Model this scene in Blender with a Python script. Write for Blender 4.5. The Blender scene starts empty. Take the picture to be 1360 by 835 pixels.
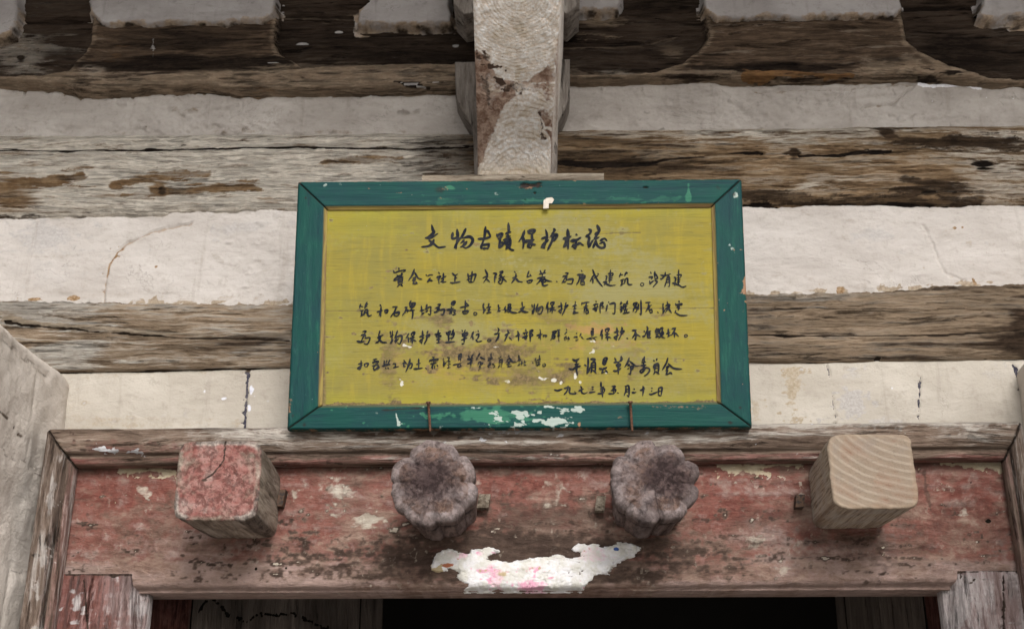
import bpy, math
import numpy as np
from mathutils import Vector, Matrix

# ------------------------------------------------------------------ camera, world, sun, exposure
SC = bpy.context.scene
FPX, CX, CY = 1611.0, 680.0, 417.5           # focal length and centre, in image pixels (1360 wide)
PITCH, YAW = math.radians(21.4), math.radians(1.6)
EYE = Vector((0.0, 0.0, 1.60))
cam_d = bpy.data.cameras.new("camera"); cam = bpy.data.objects.new("camera", cam_d)
SC.collection.objects.link(cam); SC.camera = cam
cam.location = EYE
cam.rotation_euler = (math.pi/2 + PITCH, 0, YAW)
cam_d.sensor_width = 36.0; cam_d.lens = 36.0*FPX/1360.0
cam_d.clip_start = 0.05; cam_d.clip_end = 500
cam_d.dof.use_dof = True; cam_d.dof.focus_distance = 2.42; cam_d.dof.aperture_fstop = 5.6

SUN_EL, SUN_AZ = math.radians(30), math.radians(167)
w = bpy.data.worlds.new("World"); SC.world = w; w.use_nodes = True
wn, wl = w.node_tree.nodes, w.node_tree.links
bg = wn['Background']
sky = wn.new('ShaderNodeTexSky'); sky.sky_type = 'NISHITA'; sky.sun_disc = False
sky.sun_elevation = SUN_EL; sky.sun_rotation = SUN_AZ
sky.air_density = 1.0; sky.dust_density = 3.0; sky.ozone_density = 1.0
bw = wn.new('ShaderNodeRGBToBW'); wl.new(sky.outputs[0], bw.inputs[0])       # cloud cover: the sky's light, nearly grey
mx = wn.new('ShaderNodeMix'); mx.data_type = 'RGBA'; mx.inputs[0].default_value = 0.80
wl.new(sky.outputs[0], mx.inputs[6]); wl.new(bw.outputs[0], mx.inputs[7])
wl.new(mx.outputs[2], bg.inputs[0]); bg.inputs[1].default_value = 0.115
sun_d = bpy.data.lights.new("sun", 'SUN'); sun = bpy.data.objects.new("sun", sun_d)
SC.collection.objects.link(sun)
sun_d.energy = 1.35; sun_d.angle = math.radians(20); sun_d.color = (1.0, 0.975, 0.955)
sd = Vector((math.sin(SUN_AZ)*math.cos(SUN_EL), math.cos(SUN_AZ)*math.cos(SUN_EL), math.sin(SUN_EL)))
sun.rotation_euler = (-sd).to_track_quat('-Z', 'Y').to_euler(); sun.location = (0, -5, 8)
vs = SC.view_settings
vs.view_transform = 'Standard'; vs.look = 'None'; vs.gamma = 1.0; vs.use_curve_mapping = False
vs.exposure = 0.70

# ------------------------------------------------------------------ projection: image pixels <-> metres
Rm = np.array(cam.rotation_euler.to_matrix())
E = np.array(EYE)
def ray(px, py):
    px, py = np.asarray(px, float), np.asarray(py, float)
    d = np.stack([(px-CX)/FPX, -(py-CY)/FPX, -np.ones_like(px*py)+0*px], -1)
    return d @ Rm.T
def at(px, py, Y):
    r = ray(px, py); return E + r*((Y-E[1])/r[..., 1])[..., None]
def at_depth(px, py, d):
    return E + ray(px, py)*np.asarray(d)[..., None]
def at_plane(px, py, o, n):
    r = ray(px, py); t = np.dot(np.asarray(o)-E, n)/(r @ np.asarray(n)); return E + r*np.asarray(t)[..., None]
def to_pixels(P):                                     # metres -> image pixels, projected through the camera
    q = (np.asarray(P)-E) @ Rm
    return CX - FPX*q[..., 0]/q[..., 2], CY + FPX*q[..., 1]/q[..., 2]

# ------------------------------------------------------------------ numpy noise and stain shapes
_rng = np.random.RandomState(7); _T = _rng.rand(256, 256)
def vnoise(x, y):
    xi = np.floor(x).astype(int); yi = np.floor(y).astype(int); fx = x-xi; fy = y-yi
    fx = fx*fx*fx*(fx*(fx*6-15)+10); fy = fy*fy*fy*(fy*(fy*6-15)+10)
    a = _T[xi & 255, yi & 255]; b = _T[(xi+1) & 255, yi & 255]; c = _T[xi & 255, (yi+1) & 255]; d = _T[(xi+1) & 255, (yi+1) & 255]
    return (a*(1-fx)+b*fx)*(1-fy)+(c*(1-fx)+d*fx)*fy
def fbm(x, y, sx, sy, o=4, seed=0, g=0.5):
    s = 0; a = 1; t = 0
    for k in range(o):
        s = s + a*vnoise(x/sx*2**k+17.3*seed+k*31.7, y/sy*2**k+9.1*seed+k*11.9); t += a; a *= g
    return s/t                                    # 0..1, mean .5
def sm(a, b, x):
    t = np.clip((x-a)/(b-a), 0, 1); return t*t*(3-2*t)
_W = {}; GRAINED = [False]                        # stains on long timbers run with the grain
def wob(U, V):                                    # shared unevenness of all stain outlines on one surface
    k = (GRAINED[0], id(U), U.shape, float(U.flat[0]), float(U.flat[-1]), float(V.flat[0]))
    if k not in _W:
        if len(_W) > 3: _W.clear()
        if GRAINED[0]: _W[k] = (.5*fbm(U, V, 80, 7, 4, 201)+.5*fbm(U, V, 150, 12, 4, 203)-.5, fbm(U, V, 38, 2.6, 4, 202)-.5, U)
        else: _W[k] = (.5*fbm(U, V, 17, 12, 4, 201)+.5*fbm(U, V, 48, 6, 4, 203)-.5, fbm(U, V, 6, 4.5, 3, 202)-.5, U)
    return _W[k]
def ell(U, V, cx, cy, rx, ry, soft=0.6):
    n1, n2, _ = wob(U, V); a = 1. if max(rx, ry) > 9 else .35
    r = np.sqrt(((U-cx)/rx)**2+((V-cy)/ry)**2); r = r*(1+a*2.6*n1+1.3*n2); return 1-sm(1-soft, 1+soft*0.6, r)
def seg(U, V, pts):                               # distance to a polyline, and position along it
    best = np.full(U.shape, 1e9)
    for (x0, y0), (x1, y1) in zip(pts[:-1], pts[1:]):
        dx, dy = x1-x0, y1-y0; L = dx*dx+dy*dy+1e-9
        t = np.clip(((U-x0)*dx+(V-y0)*dy)/L, 0, 1)
        best = np.minimum(best, np.hypot(U-x0-t*dx, V-y0-t*dy))
    return best
def line(U, V, pts, wd, soft=0.6):
    n1, n2, _ = wob(U, V); d = seg(U, V, pts); d = d*(1+2.2*n2)+(4.*wd*n1 if wd > 1.7 else 0)
    return 1-sm(wd*(1-soft), wd*(1+soft), d)
def poly(U, V, pts):                              # signed distance, positive inside
    d = seg(U, V, list(pts)+[pts[0]]); ins = np.zeros(U.shape, bool)
    n = len(pts)
    for i in range(n):
        x0, y0 = pts[i]; x1, y1 = pts[(i+1) % n]
        if y0 == y1: continue
        c = ((y0 > V) != (y1 > V)) & (U < (x1-x0)*(V-y0)/(y1-y0)+x0); ins ^= c
    return np.where(ins, d, -d)
def lerpy(U, pts):
    p = np.array(pts, float); return np.interp(U, p[:, 0], p[:, 1])
def mx_(*a):
    r = a[0]
    for b in a[1:]: r = np.maximum(r, b)
    return r

# ------------------------------------------------------------------ material nodes
class NB:
    def __init__(s, name):
        s.m = bpy.data.materials.new(name); s.m.use_nodes = True
        s.nt = s.m.node_tree; s.n = s.nt.nodes; s.l = s.nt.links
        s.bsdf = s.n['Principled BSDF']; s.bsdf.inputs['Specular IOR Level'].default_value = 0.08
        s.tc = s.n.new('ShaderNodeTexCoord').outputs['Object']
    def put(s, sock, v):
        if v is None: return
        if isinstance(v, bpy.types.NodeSocket): s.l.new(v, sock)
        else:
            if sock.type == 'RGBA' and len(v) == 3: v = (*v, 1)
            sock.default_value = v
    def map(s, scale, off=(0, 0, 0), rot=(0, 0, 0)):
        n = s.n.new('ShaderNodeMapping'); s.l.new(s.tc, n.inputs[0])
        n.inputs['Scale'].default_value = scale; n.inputs['Location'].default_value = off; n.inputs['Rotation'].default_value = rot
        return n.outputs[0]
    def noise(s, scale, detail=5, rough=.6, dist=0., off=(0, 0, 0), rot=(0, 0, 0)):
        if not hasattr(scale, '__len__'): scale = (scale,)*3
        n = s.n.new('ShaderNodeTexNoise'); s.l.new(s.map(scale, off, rot), n.inputs['Vector'])
        n.inputs['Scale'].default_value = 1; n.inputs['Detail'].default_value = detail
        n.inputs['Roughness'].default_value = rough; n.inputs['Distortion'].default_value = dist
        return n.outputs['Fac']
    def math(s, op, a, b=None, c=None, clamp=False):
        n = s.n.new('ShaderNodeMath'); n.operation = op; n.use_clamp = clamp
        for i, v in enumerate((a, b, c)):
            if v is not None: s.put(n.inputs[i], v)
        return n.outputs[0]
    def rng(s, v, a, b, c=0., d=1., smooth=True):
        n = s.n.new('ShaderNodeMapRange'); n.interpolation_type = 'SMOOTHSTEP' if smooth else 'LINEAR'
        s.put(n.inputs[0], v)
        for i, k in enumerate((a, b, c, d)): n.inputs[1+i].default_value = k
        return n.outputs[0]
    def mix(s, f, a, b, mode='MIX'):
        n = s.n.new('ShaderNodeMix'); n.data_type = 'RGBA'; n.blend_type = mode
        s.put(n.inputs[0], f); s.put(n.inputs[6], a); s.put(n.inputs[7], b); return n.outputs[2]
    def ramp(s, f, stops):
        n = s.n.new('ShaderNodeValToRGB'); s.put(n.inputs[0], f); e = n.color_ramp.elements
        while len(e) < len(stops): e.new(.5)
        for q, (p, c) in zip(e, stops): q.position = p; q.color = (*c, 1)
        return n.outputs[0]
    def attr(s, name):
        n = s.n.new('ShaderNodeAttribute'); n.attribute_name = name; return n.outputs['Fac']
    def broken(s, a, nz, k, sharp):               # an area whose edge is eaten away by a noise
        v = s.math('ADD', a, s.math('MULTIPLY', s.math('SUBTRACT', nz, .5), k))
        return s.rng(v, .5-.5/sharp, .5+.5/sharp)
    def bump(s, h, dist, strength=1., prev=None):
        n = s.n.new('ShaderNodeBump'); n.inputs['Distance'].default_value = dist; n.inputs['Strength'].default_value = strength
        s.put(n.inputs['Height'], h)
        if prev is not None: s.l.new(prev, n.inputs['Normal'])
        return n.outputs[0]
    def done(s, col, rough=.9, normal=None):
        s.put(s.bsdf.inputs['Base Color'], col); s.put(s.bsdf.inputs['Roughness'], rough)
        if normal is not None: s.l.new(normal, s.bsdf.inputs['Normal'])
        return s.m

def axis_scale(axis, along, across):
    return tuple(along if i == 'XYZ'.index(axis) else across for i in range(3))

def wood(name, axis, stops, layers=(), off=0., grain=70., contrast=1., bump=1., rough=.88, blotch=(.7, 1.25), along=4.2, wavy=.035, fiss=.85, streak=.75):
    """weathered timber: streaks along `axis`, fissures, blotches, then stains and coats from the mesh's own masks.
    layers: (mask, colour a, colour b, how much the noise eats it, sharpness, 'grain'|'spots')"""
    b = NB(name); o = (off, off*1.7, off*.6); grain *= .82
    wn_ = b.n.new('ShaderNodeTexNoise'); b.l.new(b.map(axis_scale(axis, 2.6, 7.), o), wn_.inputs['Vector']); wn_.inputs['Scale'].default_value = 1; wn_.inputs['Detail'].default_value = 3
    wv = b.n.new('ShaderNodeVectorMath'); wv.operation = 'MULTIPLY_ADD'; b.l.new(wn_.outputs['Color'], wv.inputs[0]); wv.inputs[1].default_value = (wavy,)*3; b.l.new(b.tc, wv.inputs[2]); b.tc = wv.outputs[0]
    g1 = b.noise(axis_scale(axis, along, grain), 7, .7, .35, o)
    g2 = b.noise(axis_scale(axis, along*3., grain*1.9), 5, .72, .3, o)
    bl = b.noise(axis_scale(axis, 2.5, 9.), 4, .6, .3, o)
    sp = b.noise((75, 75, 75), 6, .7, .2, o)
    f = b.math('ADD', b.math('MULTIPLY', g1, .55), b.math('MULTIPLY', g2, .45))
    f = b.rng(f, .5-.115/contrast, .5+.115/contrast, smooth=False)
    col = b.ramp(f, stops)
    blv = b.rng(bl, .3, .7, blotch[0], blotch[1])
    col = b.mix(1., col, b.mix(0., blv, blv), 'MULTIPLY')
    fis = b.rng(b.noise(axis_scale(axis, along*1.6, grain*1.35), 6, .74, .5, (off+5, off, 2)), .36, .42)   # fissures
    fis = b.math('SUBTRACT', 1., b.math('MULTIPLY', b.math('SUBTRACT', 1., fis), fiss))
    col = b.mix(fis, tuple(c*.45 for c in stops[0][1]), col)
    for (nm, ca, cb, k, sh, kind) in layers:
        nz = {'grain': f, 'spots': sp}[kind]
        nz2 = b.math('ADD', b.math('MULTIPLY', nz, .7), b.math('MULTIPLY', b.noise((14, 14, 14), 5, .65, .3, (off+3.3, 1, off)), .3))
        m = b.broken(b.attr(nm), nz2, k, sh)
        tint = b.mix(b.rng(b.noise((28, 28, 45), 5, .7, .2, (off, 7, 1)), .34, .66), ca, cb)
        tint = b.mix(b.math('MULTIPLY', b.rng(g2, .56, .43), streak), tint, tuple(c*.42 for c in ca))
        tint = b.mix(b.math('MULTIPLY', b.math('SUBTRACT', 1., fis), .85), tint, tuple(c*.25 for c in ca))
        col = b.mix(m, col, tint)
    h = b.math('ADD', b.math('MULTIPLY', f, .6), b.math('ADD', b.math('MULTIPLY', fis, .6), b.math('MULTIPLY', sp, .35)))
    nrm = b.bump(h, .008*bump, 1.)
    return b.done(col, rough, nrm)

def plaster(name, ca, cb, cc, off=0., layers=(), bump=1.):
    b = NB(name); o = (off, off*.7, off*1.3)
    n1 = b.noise((5, 5, 7), 6, .62, .4, o); n2 = b.noise((38, 38, 46), 6, .7, .2, o); n3 = b.noise((160, 160, 190), 5, .7, 0, o)
    st = b.noise((4, 4, 26), 5, .6, .5, (off+9, 0, off))
    col = b.mix(b.rng(n1, .32, .68), ca, cb)
    col = b.mix(b.math('MULTIPLY', b.rng(n2, .52, .75), .55), col, cc)
    col = b.mix(b.math('MULTIPLY', b.rng(st, .55, .75), .35), col, cc)
    col = b.mix(b.math('MULTIPLY', b.rng(n3, .66, .74), .5), col, tuple(c*.45 for c in cc))        # specks of dirt
    for (nm, la, lb, k, sh, kind) in layers:
        m = b.broken(b.attr(nm), n2 if kind == 'spots' else n3, k, sh)
        col = b.mix(m, col, b.mix(b.rng(n3, .4, .62), la, lb))
    tr_ = b.noise((11, 11, 30), 5, .6, 1.2, (off, 3, off+4))                                              # trowel marks
    drip = b.noise((34, 34, 3.2), 5, .62, .3, (off+2, 5, off)); col = b.mix(b.math('MULTIPLY', b.rng(drip, .56, .74), .40), col, cc)
    hair = b.math('MULTIPLY', b.rng(b.math('ABSOLUTE', b.math('SUBTRACT', b.noise((3.4, 3.4, 4.2), 6, .62, .9, (off+7, 1, off)), .5)), .0045, .0012), b.rng(b.noise((6, 6, 6), 3, .5, 0, (off, off, 4)), .52, .60))
    col = b.mix(b.math('MULTIPLY', hair, .28), col, tuple(c*.4 for c in cc))
    h = b.math('ADD', b.math('MULTIPLY', tr_, .55), b.math('ADD', b.math('MULTIPLY', n2, .6), b.math('MULTIPLY', n3, .3)))
    return b.done(col, .92, b.bump(h, .006*bump, .8))

# ------------------------------------------------------------------ meshes
C = SC.collection
def tag(o, label=None, cat=None, group=None, kind=None):
    if label: o['label'] = label
    if cat: o['category'] = cat
    if group: o['group'] = group
    if kind: o['kind'] = kind
    return o
def empty(name, loc):
    o = bpy.data.objects.new(name, None); C.objects.link(o); o.location = loc; o.empty_display_size = .1; return o
def link(name, verts, faces, mat, parent=None, attrs=None, smooth=True, origin=None):
    verts = np.asarray(verts, float)
    if parent is not None: L = np.array(parent['_o'][:])
    else:
        L = np.array(origin) if origin is not None else np.array([verts[:, 0].mean(), verts[:, 1].mean(), verts[:, 2].min()])
    me = bpy.data.meshes.new(name)
    if isinstance(faces, np.ndarray):
        nf = len(faces); k = faces.shape[1]
        me.vertices.add(len(verts)); me.vertices.foreach_set('co', (verts-L).ravel())
        me.loops.add(nf*k); me.loops.foreach_set('vertex_index', faces.ravel().astype(np.int32))
        me.polygons.add(nf); me.polygons.foreach_set('loop_start', np.arange(0, nf*k, k, dtype=np.int32))
        me.update(calc_edges=True); me.validate()
    else:
        me.from_pydata([tuple(v) for v in verts-L], [], faces)
    if smooth: me.polygons.foreach_set('use_smooth', np.ones(len(me.polygons), bool))
    for k, a in (attrs or {}).items():
        at_ = me.attributes.new(k, 'FLOAT', 'POINT'); at_.data.foreach_set('value', np.asarray(a, float).ravel())
    me.materials.append(mat)
    o = bpy.data.objects.new(name, me); C.objects.link(o)
    if parent is not None: o.parent = parent
    else: o.location = L
    o['_o'] = [float(v) for v in L]
    return o
def root(name, loc, label, cat, group=None):
    o = empty(name, loc); o['_o'] = [float(v) for v in loc]; return tag(o, label, cat, group)
def gridfaces(n, m, keep=None, flip=False, wrap=False):
    i, j = np.meshgrid(np.arange(n-1), np.arange(m if wrap else m-1), indexing='ij')
    j2 = (j+1) % m
    f = np.stack([i*m+j, i*m+j2, (i+1)*m+j2, (i+1)*m+j], -1).reshape(-1, 4)
    if keep is not None: f = f[keep.reshape(-1)[f].any(1)]
    return f[:, ::-1] if flip else f
def grid(name, P, mat, parent=None, attrs=None, keep=None, flip=False, wrap=False, smooth=True, origin=None):
    n, m = P.shape[:2]; f = gridfaces(n, m, keep, flip, wrap); v = P.reshape(-1, 3)
    attrs = {k: np.broadcast_to(a, (n, m)).reshape(-1) for k, a in (attrs or {}).items()}
    if keep is not None:
        used = np.unique(f); mp = np.full(len(v), -1); mp[used] = np.arange(len(used)); f = mp[f]; v = v[used]
        attrs = {k: a[used] for k, a in attrs.items()}
    return link(name, v, f, mat, parent, attrs, smooth, origin)
def xs(x0, x1, res):                              # fine inside the image width, coarse beyond it
    a = at(np.array([-25., 1385.]), np.array([300., 300.]), 2.4)[:, 0]
    lo = np.arange(x0, max(x0, a[0]), res*6); hi = np.arange(min(x1, a[1])+res*6, x1, res*6)
    mid = np.arange(max(x0, a[0]), min(x1, a[1]), res)
    return np.concatenate([lo, mid, hi, [x1]])
def sheet(name, u0, u1, v0, v1, Y0, fn, mat, parent=None, res=.0024, back=.12, label=None, cat=None, group=None):
    """a slab standing on the wall plane Y0; fn(U,V,X,Z) -> (relief towards the viewer, masks, keep or None)"""
    vm = (v0+v1)/2
    A = at(u0, vm, Y0); B = at(u1, vm, Y0); um = min(max((u0+u1)/2, 0), 1360)
    zt = at(um, v0, Y0)[2]; zb = at(um, v1, Y0)[2]
    X = xs(A[0], B[0], res); Z = np.linspace(zt, zb, int((zt-zb)/res)+2)
    Zg, Xg = np.meshgrid(Z, X, indexing='ij')
    P = np.stack([Xg, np.full_like(Xg, Y0), Zg], -1); U, V = to_pixels(P)
    h, attrs, keep = fn(U, V, Xg, Zg)
    P[..., 1] = Y0-h
    if keep is None:                              # close the slab: sides and a back
        P = np.pad(P, ((1, 1), (1, 1), (0, 0)), mode='edge'); n, m = P.shape[:2]
        ring = np.ones((n, m), bool); ring[1:-1, 1:-1] = False
        P[..., 1] = np.where(ring, Y0+back, P[..., 1])
        attrs = {k: np.pad(np.broadcast_to(a, Xg.shape), 1, mode='edge') for k, a in attrs.items()}
    o = grid(name, P, mat, parent, attrs, keep, flip=True)
    if label: tag(o, label, cat, group)
    return o
def prism(name, pts, y0, y1, mat, parent=None, bevel=.0035, label=None, cat=None, group=None, res=.006):
    """extruded outline (x,z list) between depths y0 (near) and y1, with a worn rounded front edge"""
    pts = np.array(pts, float)
    d = np.roll(pts, -1, 0)-pts; L = np.hypot(d[:, 0], d[:, 1]); dense = []
    for p, dd, l in zip(pts, d, L):
        n = max(2, int(l/res)); dense += [p+dd*k/n for k in range(n)]
    dense = np.array(dense); c = dense.mean(0)
    rows = [(y1, 0.), (y0+bevel*4, 0.), (y0+bevel, 0.), (y0+bevel*.3, bevel*.35), (y0, bevel*1.1)]
    rows += [(y0, None)]
    P = []
    for y, ins in rows:
        if ins is None: q = np.repeat(c[None], len(dense), 0)
        else:
            v = c-dense; q = dense+v/np.maximum(np.hypot(v[:, 0], v[:, 1]), 1e-6)[:, None]*ins
        P.append(np.stack([q[:, 0], np.full(len(q), y), q[:, 1]], -1))
    # rings between the front edge and the centre
    f0, f1 = P[-2], P[-1]; P = P[:-1]+[f0*(1-t)+f1*t for t in np.linspace(0, 1, 8)[1:]]
    P = np.array(P)
    U = fbm(P[..., 0]*100, P[..., 2]*100, 3, 3, 4, 3)-.5; P[2:, :, 1] += (U*.004)[2:]
    o = grid(name, P, mat, parent, {}, None, flip=False, wrap=True)
    if label: tag(o, label, cat, group)
    return o

# ------------------------------------------------------------------ palettes (real surface colours)
GREY_WOOD = [(0, (.085, .065, .048)), (.45, (.25, .205, .155)), (1, (.43, .375, .30))]
PALE_WOOD = [(0, (.16, .125, .09)), (.4, (.38, .33, .265)), (1, (.58, .53, .455))]
BROWN_WOOD = [(0, (.05, .03, .016)), (.42, (.25, .165, .095)), (1, (.56, .44, .30))]
SOOT_WOOD = [(0, (.014, .009, .006)), (.5, (.052, .036, .026)), (1, (.14, .105, .078))]
YW = 2.40                                         # wall plane

# ------------------------------------------------------------------ ground and surroundings
def box_verts(x0, x1, y0, y1, z0, z1):
    v = [(x, y, z) for z in (z0, z1) for y in (y0, y1) for x in (x0, x1)]
    return v, [(0, 2, 3, 1), (4, 5, 7, 6), (0, 1, 5, 4), (2, 6, 7, 3), (0, 4, 6, 2), (1, 3, 7, 5)]
def box(name, x0, x1, y0, y1, z0, z1, mat, parent=None):
    v, f = box_verts(x0, x1, y0, y1, z0, z1); return link(name, v, f, mat, parent, smooth=False)
b = NB('courtyard_stone'); c = b.mix(b.rng(b.noise(.8, 6), .3, .7), (.50, .48, .45), (.42, .40, .375)); M_ground = b.done(c, .95)
o = link('courtyard_ground', [(-120, -120, 0), (120, -120, 0), (120, 120, 0), (-120, 120, 0)], [(0, 1, 2, 3)], M_ground, smooth=False); tag(o, kind='structure')

# ------------------------------------------------------------------ plaster bands and timbers of the wall
def jag(U, V, amp, sx=22, sy=60, seed=0):
    return (fbm(U, V, sx, sy, 5, seed, .6)-.5)*2*amp

# upper plaster band
M_pl_up = plaster('grey_lime_plaster', (.415, .382, .35), (.305, .275, .248), (.20, .172, .148), 1.3,
                  [('stain', (.16, .12, .085), (.24, .19, .14), .8, 3, 'spots'), ('chip', (.75, .74, .76), (.68, .67, .70), .5, 5, 'fine')], 1.3)
def f_up(U, V, X, Z):
    n = fbm(U, V, 60, 30, 5, 2); n2 = fbm(U, V, 14, 9, 4, 5)
    h = .009*(n-.5)*2+.007*(n2-.5)*(.6+2*ell(U, V, 260, 150, 90, 30)+1.5*ell(U, V, 1000, 140, 160, 28))+.004*ell(U, V, 160, 165, 200, 9)
    crk_shade = line(U, V+jag(U, V, 2), [(30, 117), (80, 122), (110, 129), (150, 129), (200, 124), (260, 122), (325, 127)], 1.6)  # shadow line along the carved beam's lower edge, painted via the stain mask
    crk2 = line(U+jag(U, V, 3), V, [(322, 130), (320, 172)], .9)*.6
    r2 = line(U+jag(U, V, 3), V+jag(U, V, 3, seed=3), [(1000, 122), (1150, 118), (1215, 112), (1185, 138), (1150, 142)], 1.3)*.8
    h -= .006*mx_(crk_shade, crk2*.5, r2)
    st = mx_(crk_shade*.9, r2*.6, crk2*.5, .6*ell(U, V, 245, 140, 30, 22)*n2, .45*sm(.5, .64, fbm(U, V, 22, 9, 3, 6))*line(U, V, [(0, 176), (640, 175)], 4))
    chip = mx_(line(U, V+jag(U, V, 3), [(1225, 112), (1258, 114), (1300, 117)], 3), 0.)
    return h, dict(stain=st, chip=chip), None
sheet('upper_plaster_band', -260, 1620, 96, 186, YW+.006, f_up, M_pl_up, label='grey lime plaster strip under the dark carved beam, topmost of the three plaster bands', cat='plaster wall')

M_pl_mid = plaster('white_lime_plaster', (.52, .482, .45), (.43, .392, .36), (.31, .27, .23), 4.1,
                   [('stain', (.27, .21, .15), (.36, .30, .23), .7, 3, 'spots'), ('crack', (.20, .12, .06), (.34, .24, .15), .4, 3, 'fine'), ('grey', (.40, .375, .355), (.46, .43, .41), .9, 2, 'spots')])
def f_mid(U, V, X, Z):
    n = fbm(U, V, 90, 40, 5, 11); n2 = fbm(U, V, 20, 9, 4, 12)
    h = .006*(n-.5)*2+.0035*(n2-.5)
    Vw = V+jag(U, V, 3, seed=4); Uw = U+jag(U, V, 4, 16, 16, 8)
    arc = line(Uw, V, [(137, 400), (139, 375), (147, 352), (155, 337), (172, 322), (203, 309), (255, 298)], 1.7)
    arc2 = line(Uw, Vw, [(1226, 300), (1236, 320), (1246, 345), (1256, 362), (1280, 372)], 1.6)*.75
    arc3 = line(Uw, Vw, [(1045, 350), (1060, 372), (1075, 382)], .9)*.4
    left = sm(-3, 3, U-lerpy(V, [(285, 225), (310, 195), (337, 155), (352, 147), (400, 137)]))
    h += .004*left*sm(700, 300, U)
    h -= .004*mx_(arc, arc2)
    h += .003*ell(U, V, 372, 340, 40, 40)*n2
    edge = sm(.5, .64, fbm(U, V, 16, 9, 3, 6))*(.8*line(U, V, [(0, 401), (390, 405)], 4)+.8*line(U, V, [(985, 391), (1180, 387), (1240, 381), (1360, 377)], 5))
    crack = mx_(arc*(.5+.6*ell(U, V, 150, 345, 14, 30)), arc2*.5, arc3, ell(U, V, 97, 396, 8, 4), ell(U, V, 1115, 386, 6, 5), ell(U, V, 45, 397, 12, 3), .8*ell(U, V, 208, 356, 2.4, 3), ell(U, V, 1278, 302, 2, 2), ell(U, V, 1268, 303, 3, 1.6), line(U, V, [(1292, 370), (1296, 378)], 1.2))
    stain = mx_(edge, .35*ell(U, V, 300, 398, 100, 8),  .4*ell(U, V, 1270, 310, 50, 16)*n2*1.5)
    grey = mx_(.75*ell(U, V, 60, 315, 45, 22), .55*line(U, Vw, [(0, 334), (150, 334)], 2.2), .6*ell(U, V, 1165, 312, 36, 12), .55*ell(U, V, 330, 304, 40, 9), .5*ell(U, V, 1010, 340, 40, 30)*n, .5*ell(U, V, 60, 365, 80, 25)*n*1.3)
    return h, dict(stain=stain, crack=crack, grey=grey), None
sheet('middle_plaster_band', -260, 1620, 272, 412, YW+.004, f_mid, M_pl_mid, label='white plaster strip with a curved brown crack, behind the upper half of the sign', cat='plaster wall')

M_pl_low = plaster('cream_lime_plaster', (.49, .448, .388), (.40, .36, .305), (.285, .25, .208), 7.7,
                   [('stain', (.33, .27, .19), (.42, .36, .28), .9, 2.5, 'spots'), ('crack', (.035, .035, .055), (.10, .09, .10), .5, 5, 'fine'), ('grey', (.37, .345, .32), (.45, .42, .39), 1., 2.5, 'spots'), ('chip', (.66, .66, .71), (.6, .6, .66), .7, 4, 'spots')], .8)
def f_low(U, V, X, Z):
    n = fbm(U, V, 90, 40, 5, 21); n2 = fbm(U, V, 18, 12, 4, 22); Uw = U+jag(U, V, 2.5, 9, 9, 3)
    h = .003*(n-.5)*2+.0015*(n2-.5)
    c1 = line(Uw, V, [(329, 496), (328, 520), (326, 545), (324, 570)], 1.7); c2 = line(Uw, V, [(1100, 484), (1105, 520), (1110, 566)], 1.1)*sm(.34, .5, fbm(U, V, 8, 8, 2, 4)); c3 = line(Uw, V, [(1222, 500), (1221, 560)], .9)*sm(.36, .52, fbm(U, V, 8, 10, 2, 6))
    c4 = line(Uw, V, [(1346, 484), (1352, 500), (1357, 520)], 1.5)
    h -= .004*mx_(c1, c2, c3, c4)
    crack = mx_(c1*(.5+.6*n2), c2*.62, c3*.68, c4, ell(U, V, 1221, 513, 2.4, 4), ell(U, V, 1220, 535, 1.6, 6))
    chip = mx_(.75*ell(U, V, 334, 516, 3.5, 8), .7*ell(U, V, 331, 543, 2.6, 6), .5*ell(U, V, 272, 519, 2, 3), .48*ell(U, V, 298, 529, 5, 2.4), .5*ell(U, V, 1185, 515, 2.4, 2.4), .45*ell(U, V, 1196, 513, 2, 2), .45*ell(U, V, 356, 533, 3, 2.4))
    stain = mx_(.8*ell(U, V, 1053, 515, 12, 34), .5*ell(U, V, 1005, 545, 8, 12), .45*ell(U, V, 200, 560, 130, 12), .4*line(U, V, [(90, 497), (380, 490)], 4), .4*ell(U, V, 100, 545, 14, 40))
    grey = mx_(.8*ell(U, V, 1134, 535, 18, 22), .55*ell(U, V, 1128, 500, 18, 8), .55*ell(U, V, 1180, 560, 25, 8), .4*ell(U, V, 230, 555, 50, 10), .4*ell(U, V, 1320, 498, 30, 8))
    return h, dict(stain=stain, crack=crack, grey=grey, chip=chip), None
sheet('lower_plaster_band', -200, 1560, 474, 640, YW+.004, f_low, M_pl_low, label='cream plaster strip with thin black cracks, resting behind the door frame moulding', cat='plaster wall')

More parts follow.
